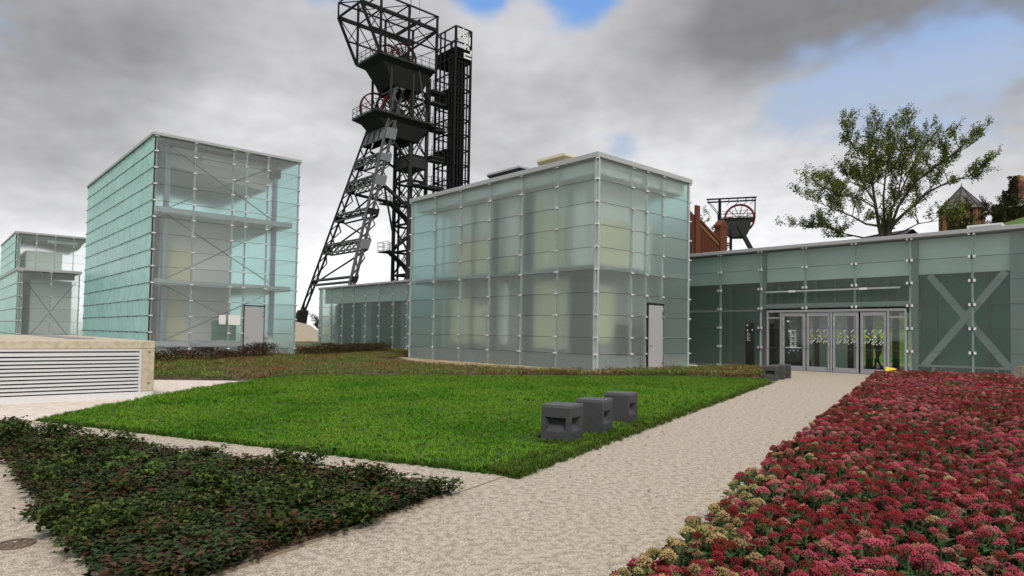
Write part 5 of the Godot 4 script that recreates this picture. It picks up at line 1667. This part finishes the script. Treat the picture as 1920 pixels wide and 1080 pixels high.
# ---------------------------------------------------------------- buildings behind
func build_background() -> void:
	var b := MB.new()
	# brick gable: the end wall looks right, the building runs off to the left behind the glass cube
	var t := thing("brick_building", "red brick building with pilastered sloping gable behind the hall roof", "brick building", Vector3(-39.0, 0, -61.85), PI / 2.0)
	b.prism([Vector3(-9, 2, 0), Vector3(4.1, 2, 0), Vector3(4.1, 12.3, 0), Vector3(0, 14.2, 0), Vector3(-3.2, 15.7, 0), Vector3(-9, 13.0, 0)], Vector3(0, 0, -0.6))
	obj("gable_wall", flipped(b), M.brick_dark, t)
	part_box("side_wall", Vector3(-8.9, 2, -14.0), Vector3(4.0, 11.0, -0.61), M.brick_dark, t)
	b = MB.new()
	b.quad(Vector3(4.2, 11.0, -0.61), Vector3(4.2, 11.0, -14.0), Vector3(-3.0, 14.2, -14.0), Vector3(-3.0, 14.2, -0.61))
	b.quad(Vector3(-3.0, 14.2, -0.61), Vector3(-3.0, 14.2, -14.0), Vector3(-9.0, 11.5, -14.0), Vector3(-9.0, 11.5, -0.61))
	obj("roof", b, M.slate, t)
	var slope := func(x: float) -> float: return 14.2 - x * 0.46
	for k in 13:
		var x := 0.22 + k * 0.3
		part_box("brick_rib", Vector3(x, 5.0, 0.002), Vector3(x + 0.13, slope.call(x + 0.1) - 0.85, 0.11), M.brick, t)
	for k in 17:
		var x := 0.06 + k * 0.235
		part_box("dentil", Vector3(x, slope.call(x) - 0.66, 0.002), Vector3(x + 0.13, slope.call(x) - 0.3, 0.14), M.brick_tan, t)
	b = MB.new()
	b.bar(Vector3(0.0, slope.call(0.0) - 0.05, 0.06), Vector3(4.1, slope.call(4.1) - 0.05, 0.06), 0.34, 0.24)
	obj("coping", b, M.brick, t)
	part_box("pilaster", Vector3(-0.75, 2.0, 0.003), Vector3(-0.02, 15.6, 0.25), M.brick, t)
	part_box("pilaster", Vector3(4.12, 2.0, -0.5), Vector3(5.5, 13.85, 0.25), M.brick, t)
	for q in [[4.0, 5.62, 13.86, 14.75]]:
		b = MB.new()
		b.prism([Vector3(q[0], q[2], 0.3), Vector3(q[1], q[2], 0.3), Vector3(q[1], q[2] + 0.25, 0.3), Vector3((q[0] + q[1]) / 2.0, q[3], 0.3), Vector3(q[0], q[2] + 0.25, 0.3)], Vector3(0, 0, -0.85))
		obj("pilaster_cap", flipped(b), M.brick, t)
	part_box("window", Vector3(-2.4, 9.5, -0.02), Vector3(-1.3, 13.0, 0.012), M.grey_black, t)
	# octagonal brick tower with a pointed roof
	t = thing("octagonal_tower", "octagonal tan brick tower with pointed grey roof behind the big tree", "tower", Vector3(-21.4, 0, -88.4))
	var R := 2.05
	for k in 8:
		var a0 := TAU * (k + 0.2) / 8
		var a1 := TAU * (k + 1.2) / 8
		var p := Vector3(cos(a0) * R, 0, -sin(a0) * R)
		var q := Vector3(cos(a1) * R, 0, -sin(a1) * R)
		var nn := ((p + q) / 2.0).normalized()
		b = MB.new()
		b.quad(p + Vector3.UP * 9.0, q + Vector3.UP * 9.0, q + Vector3.UP * 16.6, p + Vector3.UP * 16.6)
		obj("wall", b, M.brick_tan, t)
		for s in [0.28, 0.72]:
			b = MB.new()
			var o := p.lerp(q, s)
			b.obox(o + Vector3.UP * 15.2 + nn * 0.01, (q - p).normalized() * 0.15, Vector3.UP * 1.15, nn * 0.03)
			obj("window_slit", b, M.grey_black, t)
		b = MB.new()
		b.bar(p + Vector3.UP * 9.0, p + Vector3.UP * 16.5, 0.3)
		obj("corner_pier", b, M.brick_tan, t)
		b = MB.new()
		var e0 := p * 1.2 + Vector3.UP * 16.5
		var e1 := q * 1.2 + Vector3.UP * 16.5
		b.tri(e0, e1, Vector3(0, 19.3, 0))
		b.quad(e1, e0, p * 0.95 + Vector3.UP * 16.45, q * 0.95 + Vector3.UP * 16.45)
		obj("roof_plane", b, M.slate, t)
		b = MB.new()
		b.bar(e0 + Vector3.UP * 0.02, Vector3(0, 19.34, 0), 0.09)
		obj("roof_ridge", b, M.slate_dark, t)
	b = MB.new()
	b.tube(Vector3(0, 19.25, 0), Vector3(0, 19.75, 0), 0.08, 0.02, 6)
	obj("finial", b, M.slate_dark, t)
	# house with pale metal roof and ivy gable
	t = thing("house", "brick house with pale grey roof and ivy-covered stepped gable at the right edge", "house", Vector3(-17.6, 0, -93.0), -0.15)
	part_box("wall", Vector3(-0.6, 9.0, -9.0), Vector3(16.0, 16.9, -0.5), M.brick_dark, t)
	b = MB.new()
	b.hexa([Vector3(-0.3, 17.1, 0.2), Vector3(16.5, 17.1, 0.2), Vector3(16.5, 17.0, 0.0), Vector3(-0.3, 17.0, 0.0), Vector3(0.2, 19.75, -3.6), Vector3(16.5, 19.75, -3.6), Vector3(16.5, 19.65, -3.9), Vector3(0.2, 19.65, -3.9)])
	obj("roof", b, M.roof_pale, t)
	b = MB.new()
	b.quad(Vector3(16.5, 17.0, -9.2), Vector3(-0.3, 17.0, -9.2), Vector3(0.2, 19.7, -3.9), Vector3(16.5, 19.7, -3.9))
	obj("roof", b, M.roof_pale, t)
	part_box("eave_band", Vector3(-0.3, 16.3, -0.45), Vector3(16.3, 16.95, -0.2), M.grey_black, t)
	for q in [[-1.6, -0.9, 17.2], [-0.9, -0.3, 18.6], [-0.3, 0.5, 20.3]]:
		part_box("gable_step", Vector3(q[0], 9.0, -4.6), Vector3(q[1] - 0.01, q[2], -0.4), M.brick_dark, t)
	part_box("chimney", Vector3(-0.2, 20.31, -2.6), Vector3(0.45, 20.9, -1.2), M.brick_tan, t)
	b = MB.new()
	b.prism([Vector3(-2.6, 13.2, -0.35), Vector3(-1.0, 13.2, -0.35), Vector3(0.2, 15.6, -0.35), Vector3(-0.9, 15.9, -0.35)], Vector3(0, 0, 0.25))
	obj("lean_to_roof", flipped(b), M.roof_pale, t)
	b = MB.new()
	var r := RandomNumberGenerator.new()
	r.seed = 5
	for i in 2600:
		var x := r.randf_range(-1.9, 0.5)
		var top := 17.3 if x < -0.9 else 18.8 if x < -0.3 else 20.4
		var o := Vector3(x, r.randf_range(13.5, top + 0.25), -0.36 + r.randf() * 0.3)
		var d := Vector3(r.randf_range(-1, 1), r.randf_range(-1, 1), r.randf_range(0, 1)).normalized()
		b.col = [Color(0.02, 0.03, 0.015), Color(0.035, 0.045, 0.02), Color(0.07, 0.035, 0.02)][r.randi() % 3]
		b.leaf(o, d, d.cross(Vector3(0.3, 1, 0.2)).normalized(), 0.28, 0.22)
	obj("ivy", b, vmat(0.7), t)
	# small dark gable behind the tree trunk
	t = thing("outbuilding", "small dark pitched roof just showing above the hall, left of the tree trunk", "shed", Vector3(-25.4, 0, -75.8), -0.3)
	part_box("wall", Vector3(-1.3, 8.0, -2.0), Vector3(2.6, 12.2, 0.9), M.grey_light, t)
	b = MB.new()
	b.quad(Vector3(-1.6, 12.15, 1.1), Vector3(2.9, 12.15, 1.1), Vector3(2.9, 13.0, -0.5), Vector3(-0.9, 13.0, -0.5))
	b.quad(Vector3(2.9, 12.15, -2.2), Vector3(-1.6, 12.15, -2.2), Vector3(-0.9, 13.0, -0.5), Vector3(2.9, 13.0, -0.5))
	b.tri(Vector3(-1.6, 12.15, -2.2), Vector3(-1.6, 12.15, 1.1), Vector3(-0.9, 13.0, -0.5))
	obj("roof", b, M.slate_dark, t)

# ---------------------------------------------------------------- trees
func limb_path(b: MB, pts: Array, r0: float, r1: float) -> void:
	for i in pts.size() - 1:
		var t0 := float(i) / (pts.size() - 1)
		var t1 := float(i + 1) / (pts.size() - 1)
		b.tube(pts[i], pts[i + 1], lerpf(r0, r1, t0), lerpf(r0, r1, t1), 7 if r0 > 0.08 else 4, false)

func twigs(b: MB, leaves: Array, o: Vector3, dir: Vector3, len: float, rad: float, depth: int, r: RandomNumberGenerator) -> void:
	var p := o
	var d := dir
	var pts := [p]
	for k in 4:
		d = (d + Vector3(r.randf_range(-0.3, 0.3), r.randf_range(-0.12, 0.3), r.randf_range(-0.3, 0.3))).normalized()
		p += d * len / 4.0
		pts.append(p)
		if depth > 0 and (k > 0 or r.randf() < 0.5):
			var s := (d + Vector3(r.randf_range(-1, 1), r.randf_range(-0.4, 0.8), r.randf_range(-1, 1)) * 0.9).normalized()
			twigs(b, leaves, p, s, len * r.randf_range(0.5, 0.75), rad * 0.55, depth - 1, r)
		if depth <= 1: leaves.append([p, d])
	limb_path(b, pts, rad, rad * 0.4)

func leaf_cluster(r: RandomNumberGenerator, n: int, spread: float, l: float) -> MB:
	var b := MB.new()
	for k in n:
		var o := Vector3(r.randf_range(-1, 1), r.randf_range(-1, 1), r.randf_range(-1, 1)) * spread
		var d := Vector3(r.randf_range(-1, 1), r.randf_range(-0.8, 0.4), r.randf_range(-1, 1)).normalized()
		var nn := Vector3(r.randf_range(-0.6, 0.6), 1, r.randf_range(-0.6, 0.6))
		nn = (nn - d * nn.dot(d)).normalized()
		var g := r.randf_range(0.6, 1.35)
		b.col = Color(g, g, g * 0.9)
		b.leaf(o, d, nn, l * r.randf_range(0.7, 1.2), l * 0.85)
	return b

func build_tree(called: String, label: String, at: Vector3, e: Vector3, limbs: Array, step: float, tl: float, depth: int, tones: Array, leaf: float, seed_: int, per := 1.0) -> void:
	var t := thing(called, label, "tree", at)
	var r := RandomNumberGenerator.new()
	r.seed = seed_
	var f := e.cross(Vector3.UP)
	var trunk := MB.new()
	var br := MB.new()
	var lv := []
	for l in limbs:
		var pts := []
		for q in l[0]: pts.append(e * q[0] + Vector3.UP * q[1] + f * q[2])
		limb_path(trunk, pts, l[1], l[2])
		for i in pts.size() - 1:
			var a: Vector3 = pts[i]
			var c: Vector3 = pts[i + 1]
			var n := int((c - a).length() / step)
			for k in n:
				var w := (k + r.randf()) / n
				if l[3] > float(i + w) / (pts.size() - 1): continue
				var d := ((c - a).normalized() * 0.55 + Vector3(r.randf_range(-1, 1), r.randf_range(-0.35, 0.8), r.randf_range(-1, 1))).normalized()
				twigs(br, lv, a.lerp(c, w), d, tl * r.randf_range(0.6, 1.25), 0.05, depth, r)
		var last: Vector3 = pts[-1]
		twigs(br, lv, last, (last - pts[-2]).normalized(), tl, l[2] * 0.8, depth, r)
	obj("trunk", trunk, M.bark, t)
	stuff(obj("branches", br, M.bark, t))
	var xf := []
	var cl := []
	for q in lv:
		if r.randf() > per: continue
		var s := r.randf_range(0.7, 1.3)
		xf.append(Transform3D(Basis.from_euler(Vector3(r.randf() * 0.8, r.randf() * TAU, r.randf() * 0.8)).scaled(Vector3(s, s, s)), q[0]))
		var c: Color = tones[r.randi() % tones.size()]
		cl.append(c * r.randf_range(0.75, 1.25))
	multi("crown", leaf_cluster(r, 7, leaf * 1.3, leaf).mesh(), xf, cl, vmat(0.55, 0.45), t)

func build_trees() -> void:
	var e := Vector3(0.951, 0, -0.309)
	var L := func(pts: Array) -> Array:
		var o := []
		for p in pts: o.append([(p[0] - 850) * 0.0108, 4.2 + (950 - p[1]) * 0.0126, p[2]])
		return o
	var limbs := [
		[[[0.0, -1.2, 0.0], [0.05, 1.8, 0.0], [-0.1, 4.4, 0.0]], 0.3, 0.25, 2.0],
		[[[0.1, -1.0, 0.1], [0.3, 2.0, 0.2], [0.5, 4.6, 0.3]], 0.26, 0.24, 2.0],
		[L.call([[838, 960, 0.0], [815, 850, 0.3], [790, 700, 0.6], [765, 520, 0.9], [745, 340, 1.0], [775, 220, 1.2]]), 0.194, 0.045, 0.3],
		[L.call([[865, 950, 0.0], [880, 820, -0.5], [905, 740, -0.9], [975, 620, -1.4], [1050, 450, -1.8], [1140, 250, -2.2]]), 0.180, 0.038, 0.35],
		[L.call([[880, 940, 0.2], [940, 850, 0.8], [1040, 770, 1.3], [1170, 670, 1.8], [1300, 620, 2.2], [1450, 590, 2.6]]), 0.173, 0.038, 0.4],
		[L.call([[890, 920, 0.0], [960, 740, 0.5], [1060, 600, 1.2], [1220, 500, 2.2], [1330, 440, 2.6], [1440, 400, 3.0]]), 0.144, 0.030, 0.4],
		[L.call([[900, 945, 0.0], [1000, 925, 1.0], [1100, 890, 2.0], [1250, 880, 2.4]]), 0.094, 0.022, 0.45],
		[L.call([[820, 870, 0.2], [720, 855, 0.8], [620, 800, 1.4], [500, 750, 1.9], [340, 680, 2.2]]), 0.122, 0.030, 0.3],
		[L.call([[830, 930, 0.0], [700, 940, -0.8], [540, 890, -1.6], [380, 820, -2.4], [190, 800, -3.0]]), 0.101, 0.030, 0.35],
		[L.call([[800, 720, 0.6], [720, 580, -0.4], [600, 500, -1.2], [450, 470, -1.9]]), 0.094, 0.022, 0.2],
		[L.call([[860, 880, -0.3], [850, 640, -1.4], [870, 430, -2.0], [930, 180, -2.6]]), 0.130, 0.030, 0.35],
		[L.call([[775, 560, 0.9], [690, 400, 1.8], [600, 230, 2.4]]), 0.072, 0.022, 0.2],
		[L.call([[800, 740, 0.5], [700, 690, 1.6], [560, 650, 2.6], [380, 590, 3.4]]), 0.086, 0.022, 0.25],
		[L.call([[960, 640, -1.2], [1000, 430, 0.4], [1010, 260, 1.2]]), 0.072, 0.022, 0.1],
	]
	build_tree("plane_tree", "large spreading tree with open crown and forked trunk rising behind the hall roof", Vector3(-22.2, 6.9, -66.2), e, limbs, 0.42, 1.55, 2, [Color(0.13, 0.17, 0.03), Color(0.19, 0.23, 0.05), Color(0.075, 0.10, 0.022), Color(0.27, 0.27, 0.075)], 0.14, 301, 0.66)
	var small := [
		[[[0, 0, 0], [0.1, 3.0, 0.1]], 0.12, 0.09, 2.0],
		[[[0.1, 3.0, 0.1], [0.5, 5.0, 0.3], [1.2, 7.6, 0.4]], 0.09, 0.02, 0.0],
		[[[0.1, 3.0, 0.1], [-0.5, 5.2, -0.4], [-0.8, 7.4, -0.6]], 0.08, 0.02, 0.0],
		[[[0.1, 3.0, 0.1], [1.2, 4.4, 0.6], [2.1, 5.2, 0.8]], 0.07, 0.02, 0.0],
	]
	build_tree("small_tree", "small light green tree growing behind the brick gable", Vector3(-44.0, 8.3, -68.6), Vector3(0.85, 0, -0.5), small, 0.5, 1.0, 1, [Color(0.09, 0.14, 0.03), Color(0.13, 0.18, 0.05)], 0.16, 302, 0.5)
	var bush := [
		[[[0, 0, 0], [0.5, 1.8, 0.2], [0.8, 3.0, 0.3]], 0.06, 0.02, 0.0],
		[[[0, 0, 0], [-0.6, 1.5, -0.2], [-1.1, 2.6, 0.2]], 0.06, 0.02, 0.0],
		[[[0, 0, 0], [1.2, 1.4, 0.4], [1.9, 2.2, 0.1]], 0.05, 0.02, 0.0],
		[[[0, 0, 0], [0.1, 1.2, 0.9], [0.0, 2.0, 1.4]], 0.05, 0.02, 0.0],
	]
	build_tree("bush", "sparse reddish green bush in front of the octagonal tower", Vector3(-20.0, 12.4, -81.0), Vector3(0.97, 0, -0.2), bush, 0.4, 1.0, 1, [Color(0.08, 0.11, 0.03), Color(0.11, 0.07, 0.035), Color(0.05, 0.07, 0.02)], 0.15, 303, 0.8)
	build_tree("bush", "darker bush right of the octagonal tower, below the pale house roof", Vector3(-16.6, 13.0, -84.0), Vector3(0.97, 0, -0.2), bush, 0.4, 1.1, 1, [Color(0.04, 0.06, 0.02), Color(0.06, 0.05, 0.025)], 0.15, 304, 0.9)
	build_tree("bush", "dark bush behind the pale concrete footing between the cubes", Vector3(-78.0, 0.0, -38.5), Vector3(0.8, 0, -0.6), bush, 0.3, 0.9, 1, [Color(0.03, 0.045, 0.018), Color(0.05, 0.06, 0.025)], 0.15, 305, 1.0)
	# clipped bushes on the far side of the hall, seen through its doors
	for k in 5:
		build_hedge("far_hedge", ["rounded hedge beyond the hall, farthest left of those seen through the doors", "hedge beyond the hall seen through the third door", "hedge beyond the hall seen through the fourth door", "hedge beyond the hall seen through the right side light", "hedge beyond the hall behind the right glass bay"][k],
			Vector3(-37.0 + k * 4.6, 2.6, -57.0 - (k % 2) * 2.5), Vector3(-32.6 + k * 4.6, 2.6, -57.6), 1.8, 2.4, [Color(0.05, 0.07, 0.03), Color(0.08, 0.09, 0.04), Color(0.11, 0.1, 0.05)], 500 + k)

# ---------------------------------------------------------------- the person behind the doors
func sdf_mesh(b: MB, bones: Array, cell: float, k: float) -> void:   # bones: [p, q, r0, r1]; smooth union, surface nets
	var lo := Vector3(1e9, 1e9, 1e9)
	var hi := -lo
	for e in bones:
		for q in [[e[0], e[2]], [e[1], e[3]]]:
			var R: Vector3 = Vector3.ONE * (q[1] + cell * 2.0 + k)
			lo = lo.min(q[0] - R)
			hi = hi.max(q[0] + R)
	var n := Vector3i(((hi - lo) / cell).ceil()) + Vector3i.ONE
	var val := PackedFloat32Array()
	val.resize(n.x * n.y * n.z)
	val.fill(1.0)
	for e in bones:
		var p: Vector3 = e[0]
		var d: Vector3 = e[1] - p
		var dd := maxf(d.length_squared(), 1e-9)
		var R: Vector3 = Vector3.ONE * (maxf(e[2], e[3]) + cell * 2.0 + k)
		var i0: Vector3i = Vector3i(((p.min(e[1]) - R - lo) / cell).floor()).clamp(Vector3i.ZERO, n - Vector3i.ONE)
		var i1: Vector3i = Vector3i(((p.max(e[1]) + R - lo) / cell).ceil()).clamp(Vector3i.ZERO, n - Vector3i.ONE)
		for z in range(i0.z, i1.z + 1):
			for y in range(i0.y, i1.y + 1):
				for x in range(i0.x, i1.x + 1):
					var o := lo + Vector3(x, y, z) * cell
					var t := clampf((o - p).dot(d) / dd, 0.0, 1.0)
					var v := (o - p - d * t).length() - lerpf(e[2], e[3], t)
					var at := x + n.x * (y + n.y * z)
					var w := val[at]
					var h := maxf(k - absf(w - v), 0.0) / k
					val[at] = minf(w, v) - h * h * k * 0.25
	var idx := {}
	var grad := func(o: Vector3i) -> Vector3:
		var a := o.x + n.x * (o.y + n.y * o.z)
		return Vector3(val[mini(a + 1, val.size() - 1)] - val[maxi(a - 1, 0)], val[mini(a + n.x, val.size() - 1)] - val[maxi(a - n.x, 0)], val[mini(a + n.x * n.y, val.size() - 1)] - val[maxi(a - n.x * n.y, 0)])
	var cn := [Vector3i(0, 0, 0), Vector3i(1, 0, 0), Vector3i(0, 1, 0), Vector3i(1, 1, 0), Vector3i(0, 0, 1), Vector3i(1, 0, 1), Vector3i(0, 1, 1), Vector3i(1, 1, 1)]
	var ed := [[0, 1], [2, 3], [4, 5], [6, 7], [0, 2], [1, 3], [4, 6], [5, 7], [0, 4], [1, 5], [2, 6], [3, 7]]
	for z in n.z - 1:
		for y in n.y - 1:
			for x in n.x - 1:
				var base := x + n.x * (y + n.y * z)
				var m := 0
				for c in 8:
					if val[base + cn[c].x + n.x * (cn[c].y + n.y * cn[c].z)] < 0.0: m |= 1 << c
				if m == 0 or m == 255: continue
				var s := Vector3.ZERO
				var k2 := 0
				for q in ed:
					if ((m >> q[0]) & 1) != ((m >> q[1]) & 1):
						var va := val[base + cn[q[0]].x + n.x * (cn[q[0]].y + n.y * cn[q[0]].z)]
						var vb := val[base + cn[q[1]].x + n.x * (cn[q[1]].y + n.y * cn[q[1]].z)]
						s += Vector3(cn[q[0]]).lerp(Vector3(cn[q[1]]), va / (va - vb))
						k2 += 1
				idx[Vector3i(x, y, z)] = [lo + (Vector3(x, y, z) + s / k2) * cell, grad.call(Vector3i(x, y, z)).normalized()]
	for c in idx:
		var base: int = c.x + n.x * (c.y + n.y * c.z)
		for ax in 3:
			var u := Vector3i.ZERO
			var v := Vector3i.ZERO
			var w := Vector3i.ZERO
			w[ax] = 1
			u[(ax + 1) % 3] = 1
			v[(ax + 2) % 3] = 1
			var a := val[base]
			var g := val[base + w.x + n.x * (w.y + n.y * w.z)]
			if (a < 0.0) == (g < 0.0): continue
			if not (idx.has(c - u) and idx.has(c - v) and idx.has(c - u - v)): continue
			var q := [idx[c - u - v], idx[c - v], idx[c], idx[c - u]]
			if a >= 0.0: q.reverse()
			b.tri_n(q[0][0], q[1][0], q[2][0], q[0][1], q[1][1], q[2][1])
			b.tri_n(q[0][0], q[2][0], q[3][0], q[0][1], q[2][1], q[3][1])

func build_person() -> void:
	var t := thing("person", "person in dark clothes walking past behind the right-hand entrance door", "person", Vector3(-13.0, -0.02, -38.0), -1.9)
	var b := MB.new()
	var V := func(x: float, y: float, z: float) -> Vector3: return Vector3(x, y, z)
	# walking towards +z, arms bent in front holding something at chest height
	sdf_mesh(b, [
		[V.call(0, 0.98, 0), V.call(0, 1.2, 0.01), 0.15, 0.14], [V.call(0, 1.2, 0.01), V.call(0, 1.45, 0.0), 0.15, 0.13], [V.call(-0.17, 1.47, 0), V.call(0.17, 1.47, 0), 0.075, 0.075], [V.call(0, 1.48, 0), V.call(0, 1.6, 0.03), 0.06, 0.055],
		[V.call(-0.09, 0.95, 0), V.call(-0.1, 0.52, 0.22), 0.105, 0.065], [V.call(-0.1, 0.52, 0.22), V.call(-0.1, 0.1, 0.3), 0.065, 0.045], [V.call(-0.1, 0.06, 0.28), V.call(-0.1, 0.05, 0.46), 0.05, 0.04],
		[V.call(0.09, 0.95, 0), V.call(0.1, 0.53, -0.02), 0.105, 0.065], [V.call(0.1, 0.53, -0.02), V.call(0.1, 0.14, -0.24), 0.065, 0.045], [V.call(0.1, 0.12, -0.27), V.call(0.1, 0.04, -0.12), 0.05, 0.04],
		[V.call(-0.2, 1.46, 0), V.call(-0.25, 1.18, 0.02), 0.06, 0.05], [V.call(-0.25, 1.18, 0.02), V.call(-0.12, 1.2, 0.26), 0.048, 0.036],
		[V.call(0.2, 1.46, 0), V.call(0.25, 1.18, 0.02), 0.06, 0.05], [V.call(0.25, 1.18, 0.02), V.call(0.12, 1.22, 0.26), 0.048, 0.036]], 0.022, 0.05)
	obj("body", b, M.cloth_dark, t)
	b = MB.new()
	sdf_mesh(b, [[V.call(0, 1.72, 0.0), V.call(0, 1.76, 0.0), 0.095, 0.092], [V.call(0, 1.64, 0.04), V.call(0, 1.7, 0.05), 0.05, 0.06], [V.call(0, 1.69, 0.1), V.call(0, 1.72, 0.098), 0.016, 0.01], [V.call(-0.095, 1.68, -0.01), V.call(-0.095, 1.72, -0.015), 0.016, 0.018], [V.call(0.095, 1.68, -0.01), V.call(0.095, 1.72, -0.015), 0.016, 0.018], [V.call(0, 1.6, 0.02), V.call(0, 1.66, 0.02), 0.05, 0.05], [V.call(-0.02, 1.655, 0.09), V.call(0.02, 1.655, 0.09), 0.01, 0.01]], 0.009, 0.02)
	var head := obj("head", b, M.skin, t)
	b = MB.new()
	sdf_mesh(b, [[V.call(0, 1.76, -0.025), V.call(0, 1.79, -0.01), 0.1, 0.095], [V.call(0, 1.7, -0.05), V.call(0, 1.74, -0.05), 0.075, 0.085]], 0.012, 0.03)
	obj("hair", b, M.hair, t)
	for s in [-1.0, 1.0]:
		b = MB.new()
		var o := Vector3(s * 0.12, 1.2 if s < 0 else 1.22, 0.27)
		var bones := [[o, o + Vector3(-s * 0.03, 0.005, 0.06), 0.028, 0.03]]
		for f in 4:
			var q := o + Vector3(-s * 0.035 , 0.03 - f * 0.02, 0.075)
			var m := q + Vector3(-s * 0.03, 0.0, 0.025)
			bones.append([q, m, 0.0095, 0.009])
			bones.append([m, m + Vector3(-s * 0.03, 0.0, -0.008 - 0.003 * f), 0.009, 0.008])
		bones.append([o + Vector3(0, 0.02, 0.01), o + Vector3(-s * 0.035, 0.06, 0.03), 0.012, 0.01])
		bones.append([o + Vector3(-s * 0.035, 0.06, 0.03), o + Vector3(-s * 0.06, 0.055, 0.05), 0.01, 0.008])
		sdf_mesh(b, bones, 0.005, 0.008)
		obj("hand", b, M.skin, t)

func _ready() -> void:
	rng.seed = 7
	setup_world()
	make_materials()
	build_ground()
	build_pavilion_a()
	build_pavilion_b()
	build_pavilion_e()
	build_hall()
	build_headframe()
	build_lift_tower()
	build_small_headframe()
	build_background()
	build_trees()
	build_vent_box()
	build_bollards()
	build_small_things()
	build_hedge("hedge", "low dark red hedge at the foot of the tall left cube, left of its door", Vector3(-30.4, 0.0, -6.3), Vector3(-36.2, 0.0, -14.4), 1.0, 0.62, [Color(0.06, 0.022, 0.014), Color(0.09, 0.03, 0.018), Color(0.035, 0.045, 0.018), Color(0.045, 0.02, 0.012)], 401)
	build_hedge("hedge", "rounded dark hedge end by the door of the tall left cube", Vector3(-36.2, 0.0, -13.2), Vector3(-37.3, 0.0, -15.2), 1.3, 0.85, [Color(0.05, 0.025, 0.014), Color(0.035, 0.05, 0.018), Color(0.04, 0.018, 0.012)], 402)
	build_hedge("hedge", "low brown and green hedge in front of the low pavilion, between the two cubes", Vector3(-37.6, 0.0, -17.2), Vector3(-44.0, 0.0, -26.8), 1.6, 0.75, [Color(0.05, 0.06, 0.02), Color(0.09, 0.04, 0.02), Color(0.06, 0.025, 0.015), Color(0.035, 0.05, 0.018)], 403)
	build_lawn()
	build_sedum()
	build_rose_bed()
	build_person()
